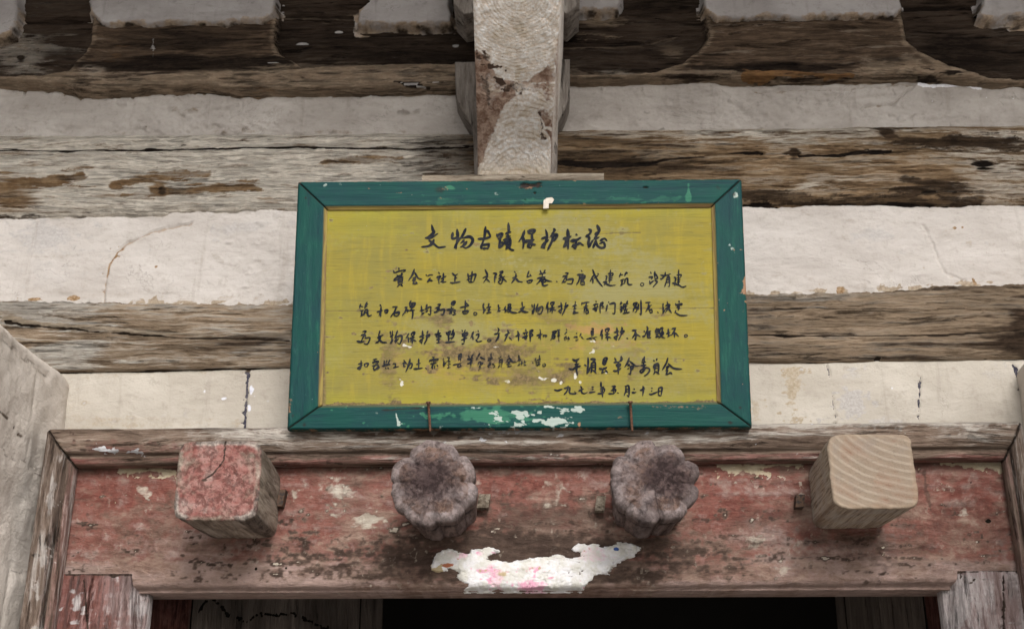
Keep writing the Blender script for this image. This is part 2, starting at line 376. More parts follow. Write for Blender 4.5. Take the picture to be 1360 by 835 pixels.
# upper long beam (behind the sign top)
M_beam_a = wood('limewashed_beam_wood', 'X', BROWN_WOOD, [
    ('pale', (.74, .68, .59), (.60, .54, .46), 1.25, 1.7, 'grain'), ('rust', (.17, .10, .05), (.29, .195, .11), 1.6, 1.1, 'grain'),
    ('dark', (.032, .021, .013), (.075, .048, .029), 1.5, 1.25, 'grain'), ('crack', (.012, .009, .007), (.03, .02, .014), .25, 4, 'grain')], 2.1, 75, 1.05, 1.5, fiss=.65, streak=.6)
def f_beam_a(U, V, X, Z):
    GRAINED[0] = True
    top = lerpy(U, [(-260, 177), (0, 176), (620, 173), (740, 170), (1360, 163), (1620, 161)])+jag(U, V, 2.5, 40, 400, 1)
    bot = lerpy(U, [(-260, 295), (0, 294), (200, 292), (390, 284), (985, 279), (1360, 277), (1620, 276)])+jag(U, V, 3, 14, 400, 2)
    t = np.clip((V-top)/(bot-top), -.2, 1.2); e = np.minimum(t, 1-t)
    h = -.03+.046*np.sqrt(np.clip(sm(-.03, .14, e), 0, 1))
    Vw = V+jag(U, V, 5, 90, 25, 3); s1 = fbm(U, Vw, 110, 3.2, 5, 4); s2 = fbm(U, Vw, 60, 9, 4, 6)
    h += .0042*(s1-.5)*2+.005*(s2-.5)
    L = sm(660, 600, U); R = 1-L
    crk_shade = mx_(line(U, V+jag(U, V, 2, 60, 60, 4), [(-100, 206), (0, 205), (200, 203), (390, 200), (560, 202), (632, 199)], 1.1), line(U, Vw, [(735, 219), (800, 222), (870, 219), (960, 209), (1010, 203)], 2.4)*.9,
              line(U, Vw, [(1060, 211), (1120, 210), (1180, 206)], 1.8), ell(U, V, 1302, 222, 22, 8)*.9, line(U, V, [(0, 291), (200, 289)], 1.2)*.6, line(U, V+jag(U, V, 3), [(985, 276), (1360, 274)], 2)*.8)
    h -= .005*crk_shade
    pale = L*(.92-.30*sm(540, 630, U)+.35*(s2-.5)) + R*(.20+.5*(s2-.5)+.5*ell(U, Vw, 1075, 180, 110, 16)+.3*ell(U, Vw, 1330, 225, 90, 60)+.25*ell(U, Vw, 880, 182, 130, 10)+.25*line(U, Vw, [(800, 260), (960, 240), (1050, 250), (1200, 240)], 8))
    pale -= .5*L*ell(U, V, 25, 272, 60, 26)*s2*1.6
    brk = jag(U, V, 4, 18, 10, 9); Vb = V+brk
    rust = mx_(line(U, Vb, [(35, 248), (75, 246), (112, 240)], 5), .9*line(U, Vb, [(155, 250), (200, 240), (280, 234)], 4), line(U, Vb, [(205, 257), (260, 256), (345, 253)], 4), ell(U, V, 215, 256, 11, 9), .9*line(U, Vb, [(432, 219), (470, 217), (535, 212)], 5), .8*ell(U, V, 20, 265, 50, 24)*s2*1.7, .6*line(U, Vb, [(165, 262), (200, 261)], 3), .5*line(U, Vb, [(350, 270), (390, 268)], 4))
    rust = rust+R*(.45*(s2-.30)+.3*ell(U, Vw, 1230, 250, 80, 25)+.35*ell(U, Vw, 900, 245, 160, 25))
    dark = mx_(.55*ell(U, V, 600, 205, 60, 40), R*.62*ell(U, Vw, 800, 225, 130, 40), R*line(U, Vb, [(1165, 170), (1175, 186), (1230, 192), (1360, 200)], 6)*.9, ell(U, V, 1053, 208, 8, 8), R*.85*ell(U, Vb, 1240, 250, 32, 12), R*.7*line(U, Vb, [(1200, 240), (1250, 262), (1280, 275)], 7), ell(U, V, 1175, 181, 14, 9), .7*R*line(U, Vb, [(985, 262), (1100, 272), (1300, 270)], 5), .6*L*line(U, Vb, [(0, 288), (60, 289)], 3), .5*line(U, Vb, [(430, 219), (470, 216)], 3), .6*ell(U, V, 240, 258, 14, 5), .75*ell(U, V, 218, 256, 5, 6), .7*ell(U, V, 95, 243, 14, 4))
    return h, dict(pale=np.clip(pale, 0, 1), rust=np.clip(rust, 0, 1), dark=np.clip(dark, 0, 1), crack=crk_shade), None
sheet('wall_beam', -260, 1620, 160, 300, YW, f_beam_a, M_beam_a, label='long horizontal timber, limewashed on the left and dark brown on the right, passing behind the top of the sign', cat='beam', group='horizontal wall timbers')

M_beam_b = wood('grey_beam_wood', 'X', [(0, (.08, .054, .034)), (.45, (.30, .222, .152)), (1, (.52, .42, .315))], [
    ('pale', (.53, .49, .43), (.42, .375, .32), 1.3, 1.6, 'grain'), ('tan', (.40, .33, .25), (.33, .26, .185), .5, 2.5, 'spots'),
    ('dark', (.032, .021, .014), (.07, .046, .03), 1.4, 1.2, 'grain'), ('crack', (.02, .014, .01), (.04, .027, .018), .3, 4, 'grain')], 6.4, 85, 1.0, 1.3, fiss=.7, streak=.6)
def f_beam_b(U, V, X, Z):
    GRAINED[0] = True
    top = lerpy(U, [(-260, 398), (0, 396), (140, 399), (390, 401), (985, 388), (1180, 384), (1240, 377), (1360, 373), (1620, 370)])+jag(U, V, 4, 12, 400, 5)
    bot = lerpy(U, [(-260, 500), (95, 499), (300, 495), (390, 491), (985, 485), (1360, 481), (1620, 480)])+jag(U, V, 1.5, 40, 400, 6)
    t = np.clip((V-top)/(bot-top), -.2, 1.2); e = np.minimum(t, 1-t)
    h = -.028+.038*np.sqrt(np.clip(sm(-.03, .10, e), 0, 1))
    Vw = V+jag(U, V, 4, 120, 25, 7); s1 = fbm(U, Vw, 130, 2.6, 5, 8); s2 = fbm(U, Vw, 70, 10, 4, 9)
    h += .0034*(s1-.5)*2+.003*(s2-.5)
    rid = line(U, V+jag(U, V, 1.5), [(10, 424), (60, 433), (150, 440), (215, 444), (280, 447), (300, 452), (345, 449), (390, 446)], 2.2)
    L = sm(500, 450, U); R = 1-L
    crk_shade = mx_(line(U, Vw, [(10, 430), (70, 438), (160, 446), (280, 452), (385, 455)], 1.2)*.7, line(U, V, [(985, 446), (1080, 448), (1250, 447), (1360, 440)], 1.1)*.8, line(U, V, [(985, 413), (1100, 412), (1280, 412)], 1.)*.6, ell(U, V, 1165, 478, 4, 3), line(U, V, [(0, 497), (390, 489)], 1.1)*.8, line(U, V, [(985, 484), (1360, 479)], 1.6)*.9)
    h += .003*rid-.004*crk_shade
    pale = L*(.30+.4*(s2-.5)+.55*ell(U, V, 70, 405, 75, 26)+.5*ell(U, V, 90, 470, 55, 26)) + R*(.12+.3*(s2-.5)+.5*ell(U, V, 1060, 393, 90, 10)+.2*ell(U, V, 1180, 470, 60, 10))
    tan = mx_(rid, R*.5*ell(U, V, 1100, 394, 130, 8), .5*ell(U, V, 1160, 446, 16, 3), .4*L*line(U, V+jag(U, V, 4, 20, 10), [(140, 402), (390, 405)], 5))
    dark = mx_(.9*ell(U, V, 1345, 455, 50, 32), 1.2*ell(U, V, 1358, 450, 30, 40), .45*R*ell(U, Vw, 1150, 470, 200, 20), R*(.26+.5*(s2-.5)), .5*ell(U, Vw, 330, 455, 80, 12), .35*ell(U, V, 45, 412, 40, 5), .5*line(U, V+jag(U, V, 4), [(1180, 388), (1260, 383), (1360, 378)], 4))
    return h, dict(pale=np.clip(pale, 0, 1), tan=tan, dark=np.clip(dark, 0, 1), crack=crk_shade), None
sheet('wall_beam', -260, 1620, 366, 508, YW, f_beam_b, M_beam_b, label='long horizontal grey-brown timber behind the lower half of the sign, between the two white plaster bands', cat='beam', group='horizontal wall timbers')

# carved beam at the top: bracket arms cut in low relief, plastered blocks above
M_carved = wood('sooty_carved_wood', 'X', SOOT_WOOD, [
    ('brown', (.155, .105, .07), (.10, .068, .046), .9, 1.6, 'grain'), ('pale', (.47, .42, .36), (.36, .30, .24), 1.4, 1.5, 'grain'), ('tan', (.34, .26, .185), (.25, .18, .125), 1.2, 1.4, 'grain'),
    ('dark', (.018, .012, .009), (.038, .027, .019), 1.2, 1.3, 'grain'), ('rust', (.26, .14, .06), (.18, .10, .05), .6, 2.5, 'grain'), ('white', (.60, .58, .56), (.5, .47, .45), .6, 4, 'spots')], 9.2, 60, 1.0, 1.2, blotch=(.6, 1.3))
REL = [(-260, 108), (60, 106), (96, 100), (113, 82), (124, 60), (128, 30), (132, -90), (372, -90), (371, 30), (367, 60), (376, 80), (403, 97), (470, 94), (560, 92), (620, 92), (690, 96), (750, 104), (800, 105), (868, 103), (905, 91), (930, 72), (940, 55), (934, 28), (932, -90), (1193, -90), (1194, 25), (1201, 60), (1222, 77), (1245, 88), (1280, 100), (1310, 109), (1360, 110), (1620, 112), (1620, 400), (-260, 400)]
def f_carved(U, V, X, Z):
    GRAINED[0] = True
    Uj = U+jag(U, V, 2.5, 25, 25, 1); Vj = V+jag(U, V, 2.5, 25, 25, 2)
    d = poly(Uj, Vj, REL)
    bot = lerpy(U, [(-260, 116), (30, 117), (80, 122), (110, 129), (150, 129), (200, 125), (260, 123), (325, 128), (620, 124), (755, 113), (1000, 112), (1100, 112), (1220, 108), (1300, 116), (1360, 118), (1620, 118)])+jag(U, V, 2.5, 30, 400, 3)
    rais = sm(-4, 3, d)
    e = sm(3, -6, V-bot)
    h = -.03+(.016+.022*rais+.010*rais*sm(16, 3, np.abs(d))*0)*e + .014*e
    h += .006*rais*sm(60, 95, V)*sm(0, 20, bot-V)       # the arms swell towards the beam's lower edge
    Vw = V+jag(U, V, 6, 90, 25, 3); s1 = fbm(U, Vw, 100, 3., 5, 14); s2 = fbm(U, Vw, 60, 10, 4, 16)
    h += .0034*(s1-.5)*2+.004*(s2-.5)
    seam = line(U, V+jag(U, V, 1.5), [(20, 31), (130, 30)], 1.5)+line(U, V, [(372, 22), (480, 23)], 1.5)+line(U, V, [(600, 24), (640, 24)], 1.5)+line(U, V, [(1195, 12), (1300, 10)], 5)
    h -= .004*np.clip(seam, 0, 1)*(1-rais)
    edge = rais*sm(9, 2, np.abs(d-2))*.6  # highlight along the carved arms' edges, painted in through tan
    low = sm(-14, 10, V-lerpy(U, [(0, 108), (130, 104), (200, 108), (370, 88), (450, 88), (620, 96), (760, 100), (880, 104), (1000, 104), (1120, 104), (1200, 84), (1320, 106), (1360, 108)])+jag(U, V, 7, 30, 14, 12))
    armL = poly(U, V, [(128, 30), (371, 30), (367, 60), (400, 100), (60, 110), (113, 82)]); armR = poly(U, V, [(934, 28), (1194, 25), (1201, 60), (1300, 108), (870, 104), (940, 55)])
    kn = ell(Uj, Vj, 30, 75, 46, 30)
    brown = rais*mx_(.75*sm(-6, 6, armL), .85*sm(-6, 6, armR))+.45*(s2-.5)
    tan = low*(.75+.5*(s2-.5))+edge*1.0+mx_(.8*line(U, V+jag(U, V, 3), [(745, 30), (790, 34), (828, 32)], 8), .5*line(U, V, [(372, 24), (480, 26)], 2.5), line(U, V+jag(U, V, 1.5), [(742, 66), (800, 64), (850, 62), (900, 50)], 1.)*.5, .5*ell(U, V, 893, 68, 16, 10))
    pale = mx_(kn*(.6+.9*(s1-.3)), low*(.42+.9*(s2-.5)), .8*ell(U, V, 830, 101, 40, 7), .55*ell(U, V, 130, 103, 30, 10), low*ell(U, V, 450, 105, 100, 12)*.6)
    dark = mx_(1.0*sm(-4, 4, armL)*ell(U, Vw, 240, 92, 130, 16), .55*sm(-4, 4, armL)*ell(U, V, 260, 60, 120, 24), 1.1*ell(U, Vw, 1045, 97, 95, 10)*rais, .7*(1-rais)*ell(U, Vw, 560, 75, 130, 26), .85*(1-rais)*ell(U, V, 1270, 75, 90, 40), .8*(1-rais)*ell(U, V, 880, 10, 60, 16), (1-rais)*np.clip(seam, 0, 1), .5*(1-rais)*ell(U, V, 80, 60, 50, 40), .35*(1-rais), .9*ell(U, V, 28, 78, 7, 5), .6*ell(U, V, 28, 78, 16, 11)*sm(.5, .6, s1), .5*ell(U, V, 1180, 86, 14, 8))
    rust = mx_(.9*line(U, V+jag(U, V, 2), [(985, 107), (1040, 105), (1130, 107)], 3.5), .5*ell(U, V, 160, 82, 18, 9), .5*line(U, V, [(330, 128), (400, 130)], 4))
    white = mx_(ell(U, V, 450, 43, 7, 3), .8*ell(U, V, 402, 58, 10, 3), .8*line(U, V, [(608, 33), (625, 36)], 3), .7*ell(U, V, 605, 61, 8, 3), .5*line(U, V, [(207, 58), (208, 84)], 1.2))
    return h, dict(brown=np.clip(brown, 0, 1), tan=np.clip(tan, 0, 1), pale=np.clip(pale, 0, 1), dark=np.clip(dark, 0, 1), rust=rust, white=white), None
cb = sheet('carved_beam', -260, 1620, -80, 136, YW-.004, f_carved, M_carved, res=.0026, label='sooty top beam with bracket arms carved in relief and plastered blocks', cat='beam', group='horizontal wall timbers')
GRAINED[0] = False
M_blk = plaster('weathered_block_limewash', (.42, .395, .385), (.31, .285, .275), (.20, .18, .165), 11.7, [('tan', (.30, .22, .155), (.38, .30, .22), .8, 2.5, 'spots'), ('dark', (.03, .022, .016), (.06, .045, .034), .5, 3, 'spots')], 1.4)
BLK = [([(124, -80), (372, -80), (369, 24), (352, 35), (300, 37), (150, 38), (134, 35), (122, 22)], .034), ([(474, 36), (477, 16), (497, -4), (510, -80), (592, -80), (598, 10), (602, 26), (596, 37), (520, 39)], .030),
       ([(744, -80), (826, -80), (828, 8), (822, 17), (744, 20)], .026), ([(932, -80), (1192, -80), (1195, 16), (1184, 27), (1080, 29), (950, 32), (933, 22)], .036), ([(1297, 22), (1304, -6), (1312, -80), (1480, -80), (1480, 28), (1340, 28), (1310, 28)], .028), ([(-120, -80), (26, -80), (30, 26), (20, 52), (-10, 58), (-120, 60)], .026)]
for pts, th in BLK:
    us = [p[0] for p in pts]; vsx = [p[1] for p in pts]
    def f_b(U, V, X, Z, pts=pts, th=th):
        d = poly(U+jag(U, V, 5, 22, 22, 6), V+jag(U, V, 5, 30, 18, 7), pts)
        h = -.02+(th*.62+.02)*np.sqrt(np.clip(sm(-2, 4, d), 0, 1))+.012*(fbm(U, V, 40, 20, 5, 4)-.5)
        lip = sm(6, 2.5, d+jag(U, V, 4, 14, 8, 5))*sm(6, 16, V)*.65; dk = sm(4, .5, d)*.7*sm(0, 10, V)
        return h, dict(tan=lip*(.4+fbm(U, V, 30, 10, 4, 9)), dark=dk*fbm(U, V, 12, 6, 3, 2)*1.3), d > -7
    sheet('bearing_block', min(us)-8, max(us)+8, max(min(vsx), -78), max(vsx)+8, YW-.022, f_b, M_blk, parent=cb, res=.0028)

# ------------------------------------------------------------------ side piers
M_pier = plaster('pier_plaster', (.70, .635, .57), (.58, .52, .46), (.43, .375, .32), 15.2, [('crack', (.10, .075, .055), (.2, .16, .13), .5, 3, 'fine'), ('stain', (.34, .28, .225), (.42, .36, .3), .9, 2, 'spots')], 1.2)
def pier(xin, ztop, side, label):
    y0, y1 = 1.30, YW+.10; wd = .42
    ys = np.arange(y0, y1, .006); n = 26
    prof = [(xin+.0, 0.), (xin, ztop-.8)]+[(xin, z) for z in np.linspace(ztop-.79, ztop-.03, 90)]
    prof += [(xin+side*.03*(1-math.cos(a)), ztop-.03+.03*math.sin(a)) for a in np.linspace(.1, math.pi/2, 8)]+[(xin+side*wd, ztop), (xin+side*wd, 0.)]
    pr = np.array(prof); P = np.zeros((len(pr), len(ys), 3)); P[..., 0] = pr[:, 0, None]; P[..., 2] = pr[:, 1, None]; P[..., 1] = ys[None]
    a, q = P[..., 1]*100, P[..., 2]*100
    nz = fbm(a, q, 14, 14, 5, 31)-.5; P[1:-1, :, 0] += (side*-.022*nz)[1:-1]
    joint = np.abs((q+2*jag(a, q, 1.5, 10, 10)) % 19-9.5); vj = np.abs((a+9*(np.floor((q+2*jag(a, q, 1.5, 10, 10)-9.5)/19.) % 2)) % 36-18); cr = .9*np.maximum(sm(1.1, .1, joint), sm(.8, .1, vj)*.8)*sm(.36, .56, fbm(a, q, 9, 6, 3, 3))
    wav = line(a, q+jag(a, q, 2, 8, 8, 3), [(130, ztop*100-22), (170, ztop*100-18), (205, ztop*100-15), (222, ztop*100-19)], .35)
    P[1:-1, :, 0] += (side*.003*np.maximum(cr, wav))[1:-1]
    o = grid('side_pier', P, M_pier, None, dict(crack=np.maximum(cr*.6, wav*.8), stain=.4*sm(.5, .7, fbm(a, q, 25, 12, 4, 8))), flip=(side > 0))
    # close the near end
    tag(o, label, 'wall', 'plastered piers beside the door'); return o
PLc = at(93., 498., YW); PRc = at(1349., 484., YW)
pier(PLc[0], PLc[2], -1, 'cream plastered pier at the left edge, touching the left side of the door frame')
pier(PRc[0], PRc[2], 1, 'narrow plastered pier at the right edge, touching the right side of the door frame')

# ------------------------------------------------------------------ door frame
YL = 2.30; YM = 2.252
fo = at(690., 780., YL); door = root('door_frame', (fo[0], YL, 0.0), 'worn red-painted wooden door frame with a broad lintel and mitred moulding', 'door frame')
M_lint = wood('worn_red_lintel', 'X', [(0, (.08, .048, .037)), (.45, (.18, .115, .09)), (1, (.30, .22, .175))], [
    ('red', (.165, .058, .045), (.235, .10, .08), 1.5, 1.4, 'spots'), ('pink', (.34, .245, .215), (.26, .185, .155), 1.5, 1.5, 'spots'), ('soot_shade', (.050, .033, .026), (.085, .058, .045), .3, .95, 'spots'),
    ('pale', (.42, .36, .29), (.48, .43, .36), 1., 2.2, 'spots'), ('cream', (.52, .45, .33), (.42, .34, .23), .9, 3, 'spots'), ('hole', (.01, .008, .006), (.015, .01, .008), .1, 5, 'grain')], 12.3, 40, .85, .8, blotch=(.75, 1.3), along=9., fiss=.2, streak=.3)
def f_lint(U, V, X, Z):
    bot = lerpy(U, [(0, 784), (190, 782), (690, 783), (1250, 776), (1360, 775)]); e = bot-V
    h = .0+.010*sm(48, 26, e)*sm(150, 210, U)*sm(1300, 1240, U)
    h -= .018*(1-np.sqrt(np.clip(1-((np.clip(9-e, 0, 9))/9)**2, 0, 1)))
    n1 = fbm(U, V, 60, 40, 5, 41); n2 = fbm(U, V, 22, 14, 5, 42); n3 = fbm(U, V, 90, 8, 5, 43); n4 = fbm(U, V, 7, 7, 4, 44)
    h += .0022*(n1-.5)+.0018*(n3-.5)+.0008*(n4-.5)
    red = .58+1.1*(n2-.5)+.35*(n1-.5)+.25*ell(U, V, 400, 680, 80, 40)+.35*ell(U, V, 960, 660, 60, 45)+.25*ell(U, V, 1290, 660, 60, 40)+.28*ell(U, V, 180, 650, 90, 26)+.3*ell(U, V, 690, 640, 70, 16)
    red -= .45*ell(U, V, 690, 735, 260, 55)+.18*ell(U, V, 470, 700, 50, 30)+.25*sm(735, 760, V)
    pink = .22+.5*(n3-.5)+.9*(n2-.5)+.45*sm(738, 758, V)*sm(560, 440, U)+.35*ell(U, V, 245, 728, 90, 20)+.35*ell(U, V, 1120, 735, 110, 28)+.2*ell(U, V, 1000, 715, 60, 28)+.3*sm(735, 755, V)*sm(940, 1040, U)-.35*ell(U, V, 690, 740, 250, 55)+.2*ell(U, V, 470, 680, 40, 30)
    soot_shade = mx_(.95*ell(U, V, 690, 742, 270, 44, .6)*(.65+.7*n3), .55*ell(U, V, 725, 690, 120, 32)*(.5+n1), .6*line(U, V, [(1228, 625), (1230, 650), (1236, 676)], 2.5), .5*ell(U, V, 1085, 700, 40, 30)*n2*1.6, .55*ell(U, V, 1200, 730, 60, 30)*n2*1.6, .75*ell(U, V, 590, 725, 60, 12), .75*ell(U, V, 868, 722, 60, 12), .3*ell(U, V, 330, 726, 80, 12), .5*ell(U, V, 1130, 720, 60, 10), .5*line(U, V, [(100, 622), (1340, 614)], 6)*(.4+n3), .45*ell(U, V, 1000, 690, 40, 20)*n2*1.5, .42*ell(U, V, 1280, 700, 60, 40)*n2*1.7)  # soot, plus painted shade under the pegs and below the moulding
    pale = mx_(.8*ell(U, V, 487, 692, 22, 12)*(.5+n2), .5*ell(U, V, 455, 660, 20, 30)*n2*1.6, .55*ell(U, V, 1040, 760, 12, 9), .6*ell(U, V, 1281, 681, 5, 8), .6*ell(U, V, 190, 650, 10, 7), .55*ell(U, V, 420, 650, 40, 14)*n4*1.5, .42*ell(U, V, 735, 650, 20, 40)*n4*1.8, .35*sm(.62, .72, n4), .55*ell(U, V, 1000, 720, 16, 10)*n2*1.8, .6*ell(U, V, 1110, 640, 80, 20)*sm(.56, .66, n4))
    cream = .78*mx_(.95*line(U, V+jag(U, V, 4, 8, 8), [(158, 625), (195, 624), (233, 627)], 5), .9*line(U, V+jag(U, V, 4, 10, 10), [(955, 618), (990, 622), (1060, 617)], 5), .9*line(U, V+jag(U, V, 4, 8, 8), [(1255, 615), (1300, 618), (1335, 614)], 6), .6*ell(U, V, 445, 624, 8, 4), .45*line(U, V+jag(U, V, 3, 8, 8), [(400, 622), (510, 622)], 2.5))
    hole = mx_(ell(U, V, 341, 756, 2, 2), ell(U, V, 381, 755, 1.6, 1.6), ell(U, V, 1290, 640, 1.5, 1.5), ell(U, V, 1314, 691, 5, 4)*.8, line(U, V, [(1100, 640), (1100, 655)], .8)*.5)
    h -= .004*hole
    soot_shade = soot_shade*sm(781, 771, V); pink = pink+.35*sm(768, 778, V)*(.4+n3)
    return h, dict(red=np.clip(red, 0, 1), pink=np.clip(pink, 0, 1), soot_shade=np.clip(soot_shade, 0, 1), pale=np.clip(pale, 0, 1), cream=np.clip(cream, 0, 1), hole=hole), None
sheet('lintel_board', 78, 1368, 606, 784, YL, f_lint, M_lint, parent=door, res=.0021, back=.09)

# posts below the lintel
M_post = wood('worn_post_wood', 'Z', [(0, (.10, .065, .058)), (.45, (.27, .20, .19)), (1, (.44, .37, .36))], [
    ('red', (.20, .085, .07), (.28, .15, .135), 1.2, 1.4, 'grain'), ('pale', (.52, .47, .46), (.43, .37, .36), .9, 2.2, 'grain'), ('soot_shade', (.05, .033, .026), (.1, .07, .055), .6, 2., 'grain')], 3.9, 55, 1.0, 1.3)
def f_post(U, V, X, Z):
    n = fbm(V, U, 60, 7, 5, 51); left = U < 600
    bev = np.where(left, sm(170, 184, U), sm(1276, 1262, U)); h = .004-.028*bev**2+.002*(n-.5)
    crk_shade = line(U, V, [(112, 770), (117, 835)], 1.)+line(U, V, [(1332, 765), (1333, 835)], 1.2)
    h -= .004*np.clip(crk_shade, 0, 1)
    red = np.where(left, .90-.0055*(U-90)+.6*(n-.5), .15+.4*(n-.5))-.5*bev
    pale = np.where(left, .10+.6*ell(U, V, 103, 800, 9, 14)+.35*ell(U, V, 165, 800, 30, 40), .42+.5*ell(U, V, 1275, 800, 12, 30)+.2*(n-.5))+.35*bev
    soot_shade = mx_(np.clip(crk_shade, 0, 1)*.9, .8*line(U, V, [(90, 762), (190, 764)], 2.2), .8*line(U, V, [(1255, 760), (1360, 757)], 2.2), .4*ell(U, V, 1340, 800, 20, 60))
    return h, dict(red=np.clip(red, 0, 1), pale=np.clip(pale, 0, 1), soot_shade=soot_shade), None
def post(u0, u1, v0):
    o = sheet('door_post', u0, u1, v0, 900, YL-.004, f_post, M_post, parent=door, res=.0022, back=.055)
    # carry the post on down to the threshold
    A = at(u0, 865., YL)[0]; B = at(u1, 865., YL)[0]; zb = at((u0+u1)/2., 905., YL)[2]
    v, f = box_verts(A, B, YL+.001, YL+.05, 0.0, zb+.03)
    me = o.data; import bmesh
    bm = bmesh.new(); bm.from_mesh(me); off = np.array(door['_o'][:]); vv = [bm.verts.new(tuple(np.array(p)-off)) for p in v]
    for q in f: bm.faces.new([vv[i] for i in q])
    bm.to_mesh(me); bm.free()
post(76., 187., 762.); post(1262., 1372., 758.)

# mitred moulding: head and two jambs
M_mould = wood('weathered_moulding_wood', 'X', [(0, (.06, .040, .029)), (.45, (.215, .155, .118)), (1, (.40, .325, .265))], [
    ('red', (.20, .085, .07), (.29, .16, .135), .9, 2.0, 'grain'), ('dark', (.045, .032, .025), (.09, .065, .05), .8, 2.0, 'grain'), ('pale', (.55, .50, .44), (.46, .41, .36), .9, 2.2, 'grain'), ('white', (.72, .72, .74), (.6, .6, .62), .6, 4, 'spots')], 5.5, 70, .9, 1.1, fiss=.6)
# profile across the moulding: distance from the outer edge (m), relief (m) towards the viewer
HP = [(0, -.11), (0, -.004), (.004, 0.), (.028, .002), (.044, .000), (.052, -.006), (.058, -.015), (.062, -.013), (.074, -.016), (.078, -.022), (.079, -.040)]
def densify(pr, res):
    out = [pr[0]]
    for a, b_ in zip(pr[:-1], pr[1:]):
        n = max(1, int(math.hypot(b_[0]-a[0], b_[1]-a[1])/res))
        out += [(a[0]+(b_[0]-a[0])*k/n, a[1]+(b_[1]-a[1])*k/n) for k in range(1, n+1)]
    return np.array(out)
TL = at(62., 571., YM); TR = at(1357., 557.5, YM); ztop = (TL[2]+TR[2])/2
head_w = TL[2]-at(102., 617., YM)[2]
hp = densify([(a*head_w/.079, r) for a, r in HP], .0022)
def head():
    n = 620; s = np.linspace(0, 1, n); d = hp[:, 0]
    x0 = TL[0]+d*.80; x1 = TR[0]-d*.52
    X = x0[:, None]+(x1-x0)[:, None]*s[None]; z = ztop-d[:, None]+X*0
    z = z+(TR[2]-TL[2])*0*(X)
    P = np.stack([X, YM-hp[:, 1][:, None]+X*0, z], -1); U, V = to_pixels(P)
    n1 = fbm(X*1000, z*1000, 90, 6, 5, 61); n2 = fbm(X*1000, z*1000, 40, 30, 4, 62)
    fr = (hp[:, 1] > -.03)[:, None]
    P[..., 1] -= fr*(.003*(n1-.5)+.003*(n2-.5)); P[..., 2] += fr*.0035*(fbm(X*1000, z*0, 70, 9, 5, 64)-.5)*(d < .01)[:, None]
    endgap = sm(.0, .006, np.minimum(X-x0[:, None], x1[:, None]-X)); P[..., 1] += .006*(1-endgap)*fr
    dd = (d/head_w)[:, None]
    red = mx_(sm(.72, .82, dd)*(.12+.8*n1), .55*ell(U, V, 170, 597, 90, 12)*(.4+n2), .4*sm(.5, .8, dd)*ell(U, V, 480, 610, 300, 20), .5*ell(U, V, 950, 600, 60, 14)*n1)
    dark = mx_(.6*sm(.62, .70, dd)*sm(.80, .74, dd)*(.35+.9*n1), .6*ell(U, V, 200, 592, 120, 8)*sm(.4, .6, n1), .5*ell(U, V, 620, 606, 200, 7), 1-endgap, .9*ell(U, V, 611, 581, 5, 3), .9*ell(U, V, 1258, 578, 5, 2.5), .5*ell(U, V, 1080, 580, 90, 8)*n1*1.5)
    pale = mx_(.42+.7*(n1-.5)+.3*(n2-.5)-.3*sm(.5, .7, dd), .75*line(U, V, [(66, 573), (1350, 560)], 4)*(.6+.6*n2), .7*ell(U, V, 160, 598, 50, 4)*sm(.4, .6, n1))  # the strip along the top lip paints in its brightness from overhead light
    pale = pale*sm(60, 420, U)*.8+.2*pale
    white = mx_(.9*ell(U, V, 700, 570, 35, 3), .7*ell(U, V, 745, 577, 5, 3), .6*line(U, V, [(620, 568), (770, 568)], 2.2), .8*line(U, V+jag(U, V, 2, 8, 8), [(128, 597), (160, 600), (220, 602)], 2.2)*sm(.4, .55, n2))
    grid('head_moulding', P, M_mould, door, dict(red=red, dark=dark, pale=np.clip(pale, 0, 1), white=white), flip=True)
head()
M_jamb = wood('weathered_jamb_wood', 'Z', [(0, (.06, .042, .032)), (.45, (.205, .15, .118)), (1, (.38, .315, .265))], [
    ('red', (.22, .10, .085), (.30, .18, .155), .9, 2.0, 'grain'), ('dark', (.045, .032, .025), (.09, .065, .05), .8, 2.0, 'grain'), ('pale', (.52, .47, .43), (.44, .39, .355), .9, 2.2, 'grain'), ('white', (.72, .72, .74), (.6, .6, .62), .6, 4, 'spots')], 8.5, 70, 1.0, 1.2)
def jamb(side, xo):
    n = 520; d = hp[:, 0]*(.80 if side > 0 else .52)
    zt = ztop-hp[:, 0]; zlo = 1.80
    s = np.concatenate([np.linspace(0, 1, n), [None]][:1])
    Z = zt[:, None]+(zlo-zt)[:, None]*s[None]; Z = np.concatenate([Z, np.zeros((len(d), 1))], 1)
    X = (xo+side*d)[:, None]+Z*0; Y = YM-hp[:, 1][:, None]+Z*0
    P = np.stack([X, Y, Z], -1); U, V = to_pixels(P)
    n1 = fbm(Z*1000, X*1000, 90, 6, 5, 71); n2 = fbm(Z*1000, X*1000, 40, 30, 4, 72); fr = (hp[:, 1] > -.03)[:, None]
    P[..., 1] -= fr*(.0035*(n1-.5)+.003*(n2-.5)); endgap = sm(.0, .006, zt[:, None]-Z); P[..., 1] += .006*(1-endgap)*fr
    dd = (d/d.max())[:, None]
    red = .62*sm(.35, .8, dd)*(.3+n1)
    dark = mx_(.9*sm(.60, .70, dd)*sm(.82, .74, dd)*(.3+.9*n1), 1-endgap, .8*ell(U, V, 48, 737, 7, 4), .35*ell(U, V, 45, 790, 30, 50)*n2*1.4)
    pale = .27+.6*(n1-.5)+.4*line(U, V, [(76, 600), (60, 720), (45, 835)], 4)*sm(.4, .6, n2)
    grid('jamb_moulding', P, M_jamb, door, dict(red=red, dark=np.clip(dark, 0, 1), pale=np.clip(pale, 0, 1), white=n1*0), flip=(side < 0))
jamb(1, TL[0]); jamb(-1, TR[0])

